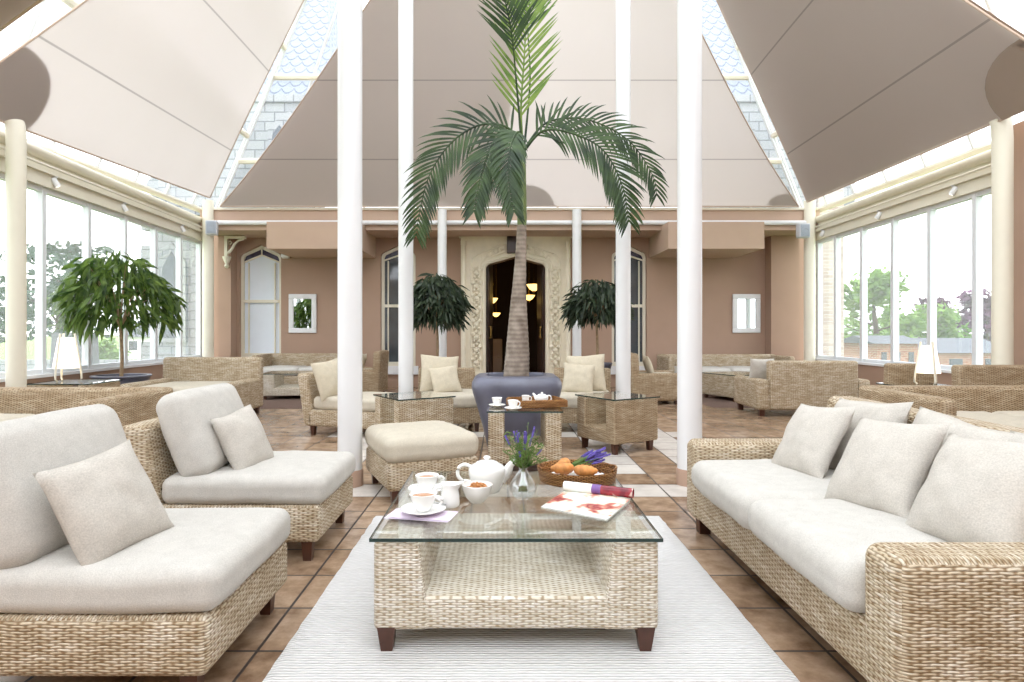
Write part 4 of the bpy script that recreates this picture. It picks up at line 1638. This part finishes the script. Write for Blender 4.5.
# ---- ficus trees with hanging strap leaves
def ficus(lab, loc, pot_r, pot_h, trunk_top, cz, rx, rz, m, n, ls, seed, pot_m, lean=0.0, flat=0.9):
    random.seed(seed)
    t = thing('ficus_tree', lab, 'potted tree', loc, 0, 'standard ficus trees')
    b = MB()
    b.lathe([(pot_r * 0.6, 0), (pot_r * 0.64, 0.01), (pot_r * 0.86, pot_h * 0.8), (pot_r * 0.95, pot_h * 0.95), (pot_r, pot_h * 0.97), (pot_r, pot_h), (pot_r * 0.84, pot_h),
             (pot_r * 0.82, pot_h * 0.9)], 28)
    b.lathe([(0, 0.0), (pot_r * 0.6, 0.0)], 28)
    b.build('pot', pot_m, t)
    b = MB()
    b.lathe([(0, pot_h * 0.93), (pot_r * 0.83, pot_h * 0.92)], 24)
    b.build('soil', M['soil'], t)
    b = MB()
    z0 = pot_h * 0.9
    b.tube([(0, 0, z0), (0.01, 0, lerp(z0, trunk_top, 0.4)), (lean * 0.5, 0.01, lerp(z0, trunk_top, 0.8)), (lean, 0, trunk_top)], [0.024, 0.022, 0.02, 0.018], 10)
    tips = []
    for k in range(13):
        a = k * 2.4 + random.uniform(-0.3, 0.3)
        e = random.uniform(0.25, 1.0)
        d = rx * random.uniform(0.5, 0.85)
        tip = Vector((lean + d * math.cos(a) * math.cos(e * 0.8), d * math.sin(a) * math.cos(e * 0.8), cz + rz * (e - 0.35)))
        mid = Vector((lean, 0, trunk_top)).lerp(tip, 0.5) + Vector((0, 0, 0.08))
        b.tube([(lean, 0, trunk_top - 0.02), mid, tip], [0.012, 0.008, 0.004], 6)
        tips.append(tip)
    b.build('trunk', M['twig'], t)
    b = MB()
    for k in range(n):
        # shoots over an umbrella shell, leaves hanging in sprays
        while True:
            v = Vector((random.gauss(0, 1), random.gauss(0, 1), random.gauss(0, 1))).normalized()
            if v.z > -0.55:
                break
        rr = random.uniform(0.6, 1.0) ** 0.6
        lump = 1 + 0.16 * nz(v, 2.2, seed)
        p = Vector((lean + v.x * rx * rr * lump, v.y * rx * rr * lump, cz + v.z * rz * rr * lump))
        L = ls * random.uniform(0.7, 1.25)
        out = Vector((v.x, v.y, 0)) * random.uniform(0.2, 0.8) + Vector((random.gauss(0, 0.3), random.gauss(0, 0.3), random.uniform(-1.6, 0.0)))
        d = out.normalized()
        side = d.cross(Vector((random.gauss(0, 1), random.gauss(0, 1), random.gauss(0, 1)))).normalized()
        up = side.cross(d)
        wv = L * 0.10
        q = [p, p + d * L * 0.35 + up * L * 0.05, p + d * L * 0.7 + Vector((0, 0, -L * 0.06)), p + d * L + Vector((0, 0, -L * 0.2))]
        b.face([q[0], q[1] + side * wv, q[2] + side * wv * 0.8, q[3], q[2] - side * wv * 0.8, q[1] - side * wv])
    b.build('foliage', m, t, smooth=False, uv=False)
    return t


ficus('leafy ficus tree in a wide blue grey bowl by the left glazing', (-5.10, 8.2, 0), 0.36, 0.56, 1.22, 1.60, 0.64, 0.62, M['ficus'], 800, 0.26, 11, M['slatepot'], -0.02)
ficus('dark ficus tree left of the doorway', (-1.06, 10.0, 0), 0.25, 0.63, 1.35, 1.60, 0.42, 0.52, M['ficus_d'], 1300, 0.20, 12, M['slatepot'])
ficus('dark ficus tree right of the doorway', (1.55, 10.0, 0), 0.25, 0.63, 1.35, 1.58, 0.46, 0.42, M['ficus_d'], 1300, 0.20, 13, M['slatepot'])


# ================================================================== SMALL THINGS
# ---- tripod lamps
def tripod_lamp(lab, loc, h, tw):
    t = thing('tripod_lamp', lab, 'lamp', loc, 0.4, 'tripod table lamps')
    for k in range(3):
        a = k * 2 * PI / 3
        c, s_ = math.cos(a), math.sin(a)
        b = MB()
        r0, r1 = tw, tw * 0.55
        b.tube([(r0 * 0.8 * c, r0 * 0.8 * s_, 0.008), (r0 * c, r0 * s_, 0.03), (r0 * 0.98 * c, r0 * 0.98 * s_, h * 0.2), (r1 * c, r1 * s_, h * 1.02)], 0.011, 8)
        b.build('leg', M['cream'], t)
    b = MB()
    b.lathe([(tw * 0.86, h * 0.28), (tw * 0.88, h * 0.29), (tw * 0.52, h * 0.93), (tw * 0.5, h * 0.93), (tw * 0.84, h * 0.28)], 24)
    b.build('lamp_shade', M['shade'], t)
    b = MB()
    b.lathe([(0, h * 0.4), (0.03, h * 0.43), (0.035, h * 0.5), (0.02, h * 0.58), (0, h * 0.6)], 12)
    for k in range(3):
        a = k * 2 * PI / 3
        b.tube([(0, 0, h * 0.42), (tw * 0.9 * math.cos(a), tw * 0.9 * math.sin(a), h * 0.3)], 0.004, 6)
    b.build('bulb', M['shade'], t)
    return t


tripod_lamp('white tripod lamp on the glass table by the left glazing', (-5.02, 7.05, 0.57), 0.54, 0.15)
tripod_lamp('white tripod lamp on the glass table by the right glazing', (4.74, 6.80, 0.55), 0.47, 0.13)


# ---- mirrors
def mirror(lab, cx, cz):
    t = thing('wall_mirror', lab, 'mirror', (cx, YB - 0.002, cz), 0, 'white framed wall mirrors')
    b = MB()
    W, H, f = 0.57, 0.80, 0.10
    for q in ((-W / 2, W / 2, H / 2 - f, H / 2), (-W / 2, W / 2, -H / 2, -H / 2 + f), (-W / 2, -W / 2 + f, -H / 2 + f, H / 2 - f), (W / 2 - f, W / 2, -H / 2 + f, H / 2 - f)):
        b.rbox((q[0] + q[1]) / 2, -0.022, (q[2] + q[3]) / 2, q[1] - q[0], 0.04, q[3] - q[2], 0.012, 1)
    b.build('frame', M['white'], t)
    b = MB()
    b.box(-W / 2 + f - 0.005, W / 2 - f + 0.005, -0.02, -0.003, -H / 2 + f - 0.005, H / 2 - f + 0.005)
    b.build('looking_glass', M['mirror'], t, smooth=False)
    return t


mirror('white framed mirror on the wall between the left arched window and column', P(303, 313.5, YB).x, P(303, 313.5, YB).z)
mirror('white framed mirror on the wall left of the right corner post', P(746, 313.5, YB).x, P(746, 313.5, YB).z)


# ---- loudspeakers on the corner posts
def speaker(lab, loc, rz):
    t = thing('wall_speaker', lab, 'loudspeaker', loc, rz, 'small grey loudspeakers')
    b = MB()
    b.rbox(0, 0, 0, 0.20, 0.16, 0.26, 0.02, 1)
    b.build('cabinet', M['speaker'], t)
    b = MB()
    b.rbox(0, -0.082, 0, 0.16, 0.012, 0.22, 0.005, 1)
    b.lathe([(0.055, 0), (0.06, 0.006), (0.065, 0)], 20, mat=Matrix.Translation((0, -0.088, -0.02)) @ Matrix.Rotation(PI / 2, 4, 'X'))
    b.build('grille', M['grille'], t)
    b = MB()
    b.tube([(0, 0.08, 0), (0, 0.14, 0)], 0.02, 8)
    b.build('bracket', M['steel'], t)
    return t


speaker('small grey loudspeaker on the left rear corner post', P(212, 228, 11.35), R(15))
speaker('small grey loudspeaker on the right rear corner post', P(803, 231, 11.35), 0)


# ---- spotlights along the eaves boards
def spot(lab, loc, ry):
    t = thing('spotlight', lab, 'spotlight', loc, 0, 'spotlights on the eaves boards')
    t.scale = (0.7, 0.7, 0.7)
    b = MB()
    mt = Matrix.Rotation(ry, 4, 'Y') @ Matrix.Rotation(R(20), 4, 'X')
    b.lathe([(0, 0.10), (0.035, 0.10), (0.045, 0.08), (0.05, -0.05), (0.045, -0.06), (0.04, -0.05), (0, -0.045)], 16, mat=mt)
    b.build('can', M['white'], t)
    b = MB()
    b.lathe([(0, -0.053), (0.038, -0.053), (0.038, -0.048), (0, -0.048)], 16, mat=mt)
    b.build('lens', M['bulb'], t)
    b = MB()
    b.tube([(0, 0, 0.05), (0, 0.0, 0.11)], 0.012, 8)
    b.lathe([(0, 0.10), (0.03, 0.10), (0.03, 0.12), (0, 0.12)], 12)
    b.build('mount', M['white'], t)
    return t


for px, lab in ((56, 'spotlight on the left eaves board nearest the left post'), (125, 'spotlight midway along the left eaves board'), (183, 'spotlight on the left eaves board nearest the left rear corner')):
    r = (CX - px) / FPX
    Y = (4.98 - 0.03) / (r - 0.065)
    spot(lab, (XL(Y) + 0.03, Y, 2.948), R(-25))
for px, lab in ((953, 'spotlight on the right eaves board nearest the right post'), (878, 'spotlight midway along the right eaves board'), (822, 'spotlight on the right eaves board nearest the right rear corner')):
    r = (px - CX) / FPX
    Y = (5.61 - 0.03) / (r - 0.031)
    spot(lab, (XR(Y) - 0.03, Y, 2.948), R(25))

# ---- carved bracket and floodlight on the back wall
p = P(225, 240, 12.3)
t = thing('scrolled_bracket', 'cream scrolled bracket on the wall left of the large arched window', 'bracket', (p.x, YB - 0.28, 0))
b = MB()
b.box(0.0, 0.42, -0.06, 0, 3.00, 3.055)
b.box(0.0, 0.06, -0.06, 0, 2.62, 3.0)
b.tube([(0.05, -0.03, 2.72), (0.1, -0.03, 2.74), (0.16, -0.03, 2.82), (0.2, -0.03, 2.9), (0.28, -0.03, 2.97), (0.38, -0.03, 2.99)], [0.03, 0.03, 0.028, 0.025, 0.022, 0.018], 8)
b.tube([(0.07, -0.03, 2.93 + 0.0), (0.11, -0.03, 2.96), (0.14, -0.03, 2.92), (0.11, -0.03, 2.89), (0.08, -0.03, 2.9)], 0.013, 6)
b.build('scroll', M['cream'], t)
b = MB()
b.lathe([(0, 2.40), (0.03, 2.42), (0.05, 2.45), (0.03, 2.49), (0.05, 2.54), (0.075, 2.60), (0.085, 2.64), (0, 2.64)], 14, (0.05, -0.05, 0))
b.build('corbel_drop', M['cream'], t)
p = P(287, 258, YB)
t = thing('flood_light', 'small white floodlight under the left soffit', 'light fitting', (p.x, YB, p.z))
b = MB()
b.rbox(0, -0.10, 0, 0.16, 0.10, 0.09, 0.02, 1, mat=Matrix.Rotation(R(-20), 4, 'X'))
b.build('housing', M['white'], t)
b = MB()
b.tube([(0, -0.06, 0.02), (0, -0.004, 0.05)], 0.018, 8)
b.build('mount', M['white'], t)


# ---- china
def cup_saucer(lab, loc, rz, group, tea=True, s=1.0, spoon=True, square=False):
    t = thing('cup_and_saucer', lab, 'teacup', loc, rz, group)
    b = MB()
    b.lathe([(0, 0.004), (0.03 * s, 0.003), (0.035 * s, 0.0), (0.04 * s, 0.004), (0.072 * s, 0.013), (0.086 * s, 0.019), (0.085 * s, 0.022), (0.07 * s, 0.017), (0.036 * s, 0.009), (0, 0.009)], 32)
    b.build('saucer', M['china'], t)
    b = MB()
    b.lathe([(0, 0.012), (0.022 * s, 0.010), (0.026 * s, 0.012), (0.030 * s, 0.02), (0.042 * s, 0.04), (0.050 * s, 0.066), (0.054 * s, 0.078), (0.052 * s, 0.079), (0.047 * s, 0.066), (0.038 * s, 0.04), (0.024 * s, 0.022), (0, 0.02)], 32)
    b.build('cup', M['china'], t)
    b = MB()
    b.tube([(-0.046 * s, 0, 0.066), (-0.066 * s, 0, 0.07), (-0.078 * s, 0, 0.056), (-0.066 * s, 0, 0.038), (-0.038 * s, 0, 0.032)], 0.0055 * s, 8, sub=4)
    b.build('handle', M['china'], t)
    if tea:
        b = MB()
        b.lathe([(0, 0.066), (0.0455 * s, 0.066)], 28)
        b.build('tea', M['tea'], t)
    if spoon:
        b = MB()
        b.tube([(0.035, -0.062, 0.022), (-0.03, -0.066, 0.024), (-0.075, -0.05, 0.026)], 0.003, 6)
        mt = Matrix.Translation((0.052, -0.06, 0.02)) @ Matrix.Diagonal((1.5, 1.0, 0.4, 1))
        b.lathe([(0, -0.008), (0.009, -0.004), (0.012, 0.002), (0.009, -0.002), (0, -0.006)], 12, mat=mt)
        b.build('spoon', M['steel'], t)
    return t


ZT1 = 0.4185


def onT(px, py, z=ZT1):
    Y = FPX * (HC - z) / (py - CY)
    return Vector(((px - CX) * Y / FPX, Y, z))


p = onT(423, 515)
# lilac napkin under the front cup
b = MB()
rows = []
for j in range(9):
    rows.append([(lerp(-0.13, 0.13, i / 10), lerp(-0.075, 0.06, j / 8), 0.0015 + 0.0015 * abs(nz((i, j, 0), 0.4, 3))) for i in range(11)])
b.grid(rows)
rows = [[(x * 0.96 + 0.01, y * 0.94 + 0.004, z + 0.003) for x, y, z in r] for r in rows]
b.grid(rows)
o = b.build('napkin', M['lilac'], uv=False, loc=p + Vector((-0.005, 0, 0)), rot=(0, 0, R(-12)))
tag(o, 'folded lilac napkin under the front teacup', 'napkin')
cup_saucer('white teacup of milky tea on the lilac napkin', p + Vector((0, 0.01, 0.006)), R(160), 'teacups on the coffee table', s=1.05)
p = onT(427, 492)
cup_saucer('white teacup of milky tea behind the milk jug', p, R(180), 'teacups on the coffee table', s=1.0)

# milk jug
t = thing('milk_jug', 'small white milk jug beside the sugar bowl', 'jug', onT(450, 506), R(10))
b = MB()
n = 28
prof = [(0.0, 0.0), (0.036, 0.0), (0.040, 0.006), (0.041, 0.02), (0.038, 0.05), (0.034, 0.07), (0.036, 0.085), (0.040, 0.094), (0.038, 0.094), (0.033, 0.084), (0.031, 0.07), (0.034, 0.04), (0.0, 0.02)]
rows = []
for r, z in prof:
    row = []
    for i in range(n):
        a = 2 * PI * i / n
        k = max(0.0, (z - 0.07) / 0.024) * max(0, math.cos(a)) ** 6
        row.append(((r + 0.02 * k) * math.cos(a), r * math.sin(a), z + 0.006 * k))
    rows.append(row)
b.grid(rows, closed=True)
b.build('body', M['china'], t)
b = MB()
b.tube([(-0.033, 0, 0.078), (-0.05, 0, 0.08), (-0.062, 0, 0.062), (-0.056, 0, 0.036), (-0.038, 0, 0.024)], 0.006, 8, sub=4)
b.build('handle', M['china'], t)

# sugar bowl
t = thing('sugar_bowl', 'white bowl of brown sugar lumps in front of the teapot', 'bowl', onT(477, 502))
b = MB()
b.lathe([(0, 0.0), (0.028, 0.0), (0.032, 0.004), (0.05, 0.025), (0.062, 0.055), (0.066, 0.076), (0.063, 0.077), (0.058, 0.056), (0.045, 0.028), (0, 0.012)], 32)
b.build('body', M['china'], t)
random.seed(5)
b = MB()
for k in range(26):
    a, r = random.uniform(0, 6.28), 0.045 * math.sqrt(random.random())
    mt = Matrix.Translation((r * math.cos(a), r * math.sin(a), 0.058 + random.uniform(0, 0.022) * (1 - r / 0.06))) @ Euler((random.random() * 3, random.random() * 3, 0)).to_matrix().to_4x4()
    b.rbox(0, 0, 0, 0.018, 0.015, 0.013, 0.004, 1, mat=mt, e=2)
tag_ = b.build('sugar_lumps', M['sugar'], t)
tag_['kind'] = 'stuff'


# teapots
def teapot(lab, loc, rz, s, group):
    t = thing('teapot', lab, 'teapot', loc, rz, group)
    b = MB()
    b.lathe([(0, 0), (0.050 * s, 0), (0.056 * s, 0.005 * s), (0.068 * s, 0.03 * s), (0.080 * s, 0.075 * s), (0.082 * s, 0.098 * s), (0.072 * s, 0.115 * s), (0.05 * s, 0.126 * s), (0, 0.128 * s)], 36)
    b.build('body', M['china'], t)
    b = MB()
    b.lathe([(0.052 * s, 0.125 * s), (0.045 * s, 0.132 * s), (0.022 * s, 0.138 * s), (0.008 * s, 0.139 * s), (0.009 * s, 0.143 * s), (0.016 * s, 0.150 * s), (0.012 * s, 0.158 * s), (0, 0.160 * s)], 28)
    b.build('lid', M['china'], t)
    b = MB()
    b.tube([(0.058 * s, 0, 0.055 * s), (0.088 * s, 0, 0.085 * s), (0.106 * s, 0, 0.115 * s), (0.130 * s, 0, 0.136 * s)], [0.032 * s, 0.024 * s, 0.016 * s, 0.011 * s], 14, sub=4)
    b.build('spout', M['china'], t)
    b = MB()
    b.tube([(-0.066 * s, 0, 0.108 * s), (-0.095 * s, 0, 0.122 * s), (-0.122 * s, 0, 0.112 * s), (-0.130 * s, 0, 0.082 * s), (-0.112 * s, 0, 0.055 * s), (-0.070 * s, 0, 0.045 * s)], 0.0085 * s, 10, sub=4)
    b.build('handle', M['china'], t)
    return t


teapot('large white china teapot on the coffee table', onT(487, 491.5), R(8), 1.03, 'white teapots')

# vase with lavender and herbs
vt = thing('bud_vase', 'clear glass bulb vase of lavender and herbs on the coffee table', 'vase', onT(523, 498))
b = MB()
b.lathe([(0, 0.002), (0.03, 0.0), (0.042, 0.006), (0.056, 0.028), (0.06, 0.045), (0.054, 0.068), (0.036, 0.096), (0.02, 0.118), (0.018, 0.13), (0.022, 0.136), (0.02, 0.136),
         (0.016, 0.13), (0.018, 0.118), (0.033, 0.095), (0.051, 0.067), (0.056, 0.045), (0.052, 0.03), (0.038, 0.012), (0, 0.010)], 36)
b.build('glass_body', M['vase'], vt)
b = MB()
b.lathe([(0, 0.013), (0.036, 0.014), (0.05, 0.031), (0.054, 0.045), (0.05, 0.058), (0, 0.058)], 28)
b.build('water', M['glass'], vt)
random.seed(21)
bs, bl, bf = MB(), MB(), MB()
for k in range(52):
    a = random.uniform(0, 6.28)
    sp = random.uniform(0.01, 0.11)
    h = random.uniform(0.20, 0.33) - sp * 0.4
    tip = Vector((sp * math.cos(a), sp * math.sin(a), h))
    mid = Vector((0.01 * math.cos(a), 0.01 * math.sin(a), 0.13))
    low = Vector((-0.02 * math.cos(a), -0.02 * math.sin(a), 0.03))
    bs.tube([low, mid, mid.lerp(tip, 0.5) + Vector((0, 0, 0.01)), tip], 0.0014, 4)
    if k % 4 == 0:
        for q in range(9):
            f = 0.75 + 0.27 * q / 8
            c = mid.lerp(tip, f)
            mt = Matrix.Translation(c) @ Euler((random.random() * 3, random.random() * 3, random.random() * 3)).to_matrix().to_4x4()
            bf.lathe([(0, -0.005), (0.0055, 0), (0, 0.005)], 6, mat=mt)
    else:
        for q in range(16):
            f = 0.05 + 0.95 * q / 15
            c = mid.lerp(tip, f)
            d = Vector((random.gauss(0, 1), random.gauss(0, 1), random.uniform(0.2, 1.6))).normalized()
            s_ = d.cross(Vector((random.gauss(0, 1), random.gauss(0, 1), 0.3))).normalized()
            L = random.uniform(0.018, 0.034)
            bl.face([c, c + d * L * 0.5 + s_ * 0.003, c + d * L, c + d * L * 0.5 - s_ * 0.003])
bs.build('stems', M['stemgreen'], vt, uv=False)
bl.build('herb_leaves', M['herb'], vt, smooth=False, uv=False)
bf.build('lavender_heads', M['lav'], vt, uv=False)

# oval basket
p = onT(577, 480)
kt = thing('oval_basket', 'brown oval wicker basket holding pastries on the coffee table', 'basket', p, R(-5))
b = MB()
A_, B_ = 0.185, 0.17
n = 48
rows = []
for a, z in ((0.94, 0.002), (0.98, 0.0), (1.0, 0.008), (1.04, 0.046), (1.055, 0.058), (1.05, 0.064), (1.03, 0.062), (1.0, 0.046), (0.95, 0.010), (0.94, 0.008)):
    rows.append([(A_ * a * math.cos(2 * PI * i / n), B_ * a * math.sin(2 * PI * i / n), z) for i in range(n)])
vr = b.grid(rows, closed=True)
b.b.faces.new(vr[0])
b.b.faces.new(list(reversed(vr[-1])))
b.build('body', M['basket'], kt)
for sg in (-1, 1):
    b = MB()
    b.tube([(sg * A_ * 1.03 * math.cos(q), A_ * 0.72 * math.sin(q), 0.062 + 0.006 * math.cos(q * 3)) for q in (-0.5, -0.25, 0, 0.25, 0.5)], 0.006, 8, sub=3)
    b.build('handle', M['basket'], kt)
# napkin, pastries, lavender bunch inside the basket
b = MB()
rows = []
for j in range(13):
    rows.append([(lerp(-0.12, 0.13, i / 16), lerp(-0.08, 0.08, j / 12), 0.022 + 0.028 * abs(nz((i, j, 0), 0.35, 8)) * (1 if 0 < i < 16 else 0.4)) for i in range(17)])
b.grid(rows)
o = b.build('napkin', M['napkin'], uv=False, loc=p, rot=(0, 0, R(15)))
tag(o, 'crumpled white napkin under the pastries in the oval basket', 'napkin')
for dx, dy, rz, lab in ((-0.075, -0.035, 0.3, 'golden croissant on the left in the oval basket'), (0.03, -0.085, -0.4, 'golden croissant at the front in the oval basket'),
                        (-0.075, 0.055, 1.2, 'golden croissant at the back in the oval basket')):
    b = MB()
    pts, rad = [], []
    for i in range(19):
        q = -1 + 2 * i / 18
        pts.append((0.055 * math.sin(q * 1.3), 0.05 * (1 - math.cos(q * 1.3)) - 0.02, 0.0))
        rad.append((0.026 * (1 - abs(q) ** 1.8) + 0.005) * (1.0 if i % 3 else 0.86))
    b.tube(pts, rad, 12)
    o = b.build('croissant', M['pastry'], uv=False, loc=p + Vector((dx, dy, 0.068)), rot=(0, 0, rz))
    tag(o, lab, 'pastry', 'croissants in the oval basket')
random.seed(31)
lt = thing('lavender_bunch', 'bunch of purple lavender lying in the oval basket', 'lavender', p + Vector((0.07, 0.045, 0.05)), R(25))
bs, bf = MB(), MB()
for k in range(44):
    y, z = random.uniform(-0.035, 0.035), random.uniform(0.0, 0.045)
    x1 = random.uniform(0.0, 0.10)
    t0, t1 = Vector((-0.13, y * 0.3 - 0.01, 0.012 + z * 0.2)), Vector((x1, y * 1.2, 0.02 + z * 1.3 + max(0, x1) * 0.2))
    bs.tube([t0, t0.lerp(t1, 0.5), t1], 0.0014, 4)
    for q in range(10):
        c = t0.lerp(t1, 0.72 + 0.28 * q / 9)
        mt = Matrix.Translation(c) @ Euler((random.random() * 3, random.random() * 3, random.random() * 3)).to_matrix().to_4x4()
        bf.lathe([(0, -0.006), (0.006, 0), (0, 0.006)], 5, mat=mt)
bs.build('stems', M['herb'], lt, uv=False)
bf.build('flower_heads', M['lav'], lt, uv=False)

# magazine with its cover rolled back
c00, c10, c11, c01 = onT(541, 508), onT(607, 521), onT(630, 501), onT(566, 491)
mg = thing('magazine', 'open glossy magazine with its red cover rolled back', 'magazine', (c00 + c11) / 2)
o_ = mg.location.copy()
b = MB()
N_ = 14
rows = []
for j in range(N_ + 1):
    v = j / N_
    A, B2 = c00.lerp(c01, v) - o_, c10.lerp(c11, v) - o_
    rows.append([A.lerp(B2, i / N_) + Vector((0, 0, 0.006 + 0.004 * math.sin(PI * i / N_) * v)) for i in range(N_ + 1)])
b.grid(rows)
b.build('printed_page', M['magazine'], mg, uv=False)
b = MB()
A, B2, C2, D2 = (q - o_ for q in (c00, c10, c11, c01))
b.b.faces.new([b.b.verts.new(q + Vector((0, 0, 0.0045))) for q in (A, B2, C2, D2)])
low = [b.b.verts.new(q + Vector((0, 0, 0.0003))) for q in (A, B2, C2, D2)]
b.b.faces.new(low)
b.grid([[q + Vector((0, 0, 0.0003)) for q in (A, B2, C2, D2)], [q + Vector((0, 0, 0.0045)) for q in (A, B2, C2, D2)]], closed=True)
b.build('page_block', M['paper'], mg, smooth=False)
e0, e1 = onT(564, 492) - o_, onT(633, 500) - o_
ax = (e1 - e0).normalized()
sd = Vector((-ax.y, ax.x, 0))


def roll(nm, m, f0, f1, rr):
    b = MB()
    rows = []
    for i in range(3):
        q = lerp(f0, f1, i / 2)
        c = e0.lerp(e1, q) + Vector((0, 0, rr + 0.007)) + sd * 0.004
        rows.append([c + sd * rr * math.cos(a * 2 * PI / 20) + Vector((0, 0, 1)) * rr * math.sin(a * 2 * PI / 20) for a in range(20)])
    b.grid(rows, closed=True)
    rows = [[q for q in r] for r in rows]
    inner = []
    for r in (rows[0], rows[-1]):
        c = sum((q for q in r), Vector()) / 20
        inner.append([c + (q - c) * 0.8 for q in r])
    b.grid([rows[0], inner[0]], closed=True)
    b.grid([rows[-1], inner[1]], closed=True)
    b.grid(inner, closed=True)
    b.build(nm, m, mg, uv=False)


roll('rolled_white_page', M['paper'], 0.0, 0.42, 0.021)
roll('rolled_purple_band', M['purple'], 0.42, 0.55, 0.0212)
M['redcover'] = NT('red_cover_print')
_t = M['redcover']
_n = _t.noise(_t.coord(), 16.0, 2)
_t.base(_t.ramp(_n, [(0.42, srgb(112, 28, 46)), (0.58, srgb(164, 52, 62)), (0.63, srgb(226, 196, 190))]), 0.25, 0.5)
M['redcover'] = _t.m
roll('rolled_red_cover', M['redcover'], 0.55, 1.0, 0.021)

# ---- tea things on the side table in front of the planter
def onS(px, py, z=ZS + 0.0005):
    Y = FPX * (HC - z) / (py - CY)
    return Vector(((px - CX) * Y / FPX, Y, z))


cup_saucer('white teacup at the left rear of the planter table', onS(497, 407), R(120), 'teacups on the planter table', False, 0.82, False)
cup_saucer('white teacup at the front of the planter table', onS(513, 410.0), R(150), 'teacups on the planter table', False, 0.82, False)
p = Vector((0.29, 5.16, ZS + 0.0005))
t = thing('tea_tray', 'brown rectangular wicker tray holding a teapot on the planter table', 'tray', p, R(14))
b = MB()
W, D, H = 0.21, 0.15, 0.055
b.box(-W, W, -D, D, 0, 0.012)
for q in ((-W, W, -D - 0.012, -D + 0.004), (-W, W, D - 0.004, D + 0.012), (-W - 0.012, -W + 0.004, -D, D), (W - 0.004, W + 0.012, -D, D)):
    b.rbox((q[0] + q[1]) / 2, (q[2] + q[3]) / 2, H / 2, q[1] - q[0] + 0.01, q[3] - q[2], H, 0.006, 2)
b.build('woven_body', M['basket'], t)
b = MB()
for q in ([(-W, -D, H), (W, -D, H), (W, D, H), (-W, D, H), (-W, -D, H)],):
    b.tube(q, 0.008, 8)
b.build('rim', M['basket'], t)
teapot('small white china teapot on the wicker tray', (0.335, 5.13, ZS + 0.013), R(150), 0.66, 'white teapots')
q = Vector((0.20, 5.19, ZS + 0.013))
t = thing('milk_jug', 'tiny white milk jug beside the teapot on the wicker tray', 'jug', q, R(170))
b = MB()
b.lathe([(0, 0), (0.028, 0), (0.032, 0.02), (0.03, 0.05), (0.034, 0.072), (0.031, 0.072), (0.026, 0.05), (0, 0.02)], 24)
b.build('body', M['china'], t)
b = MB()
b.tube([(-0.028, 0, 0.06), (-0.046, 0, 0.06), (-0.048, 0, 0.035), (-0.03, 0, 0.022)], 0.005, 8, sub=4)
b.build('handle', M['china'], t)
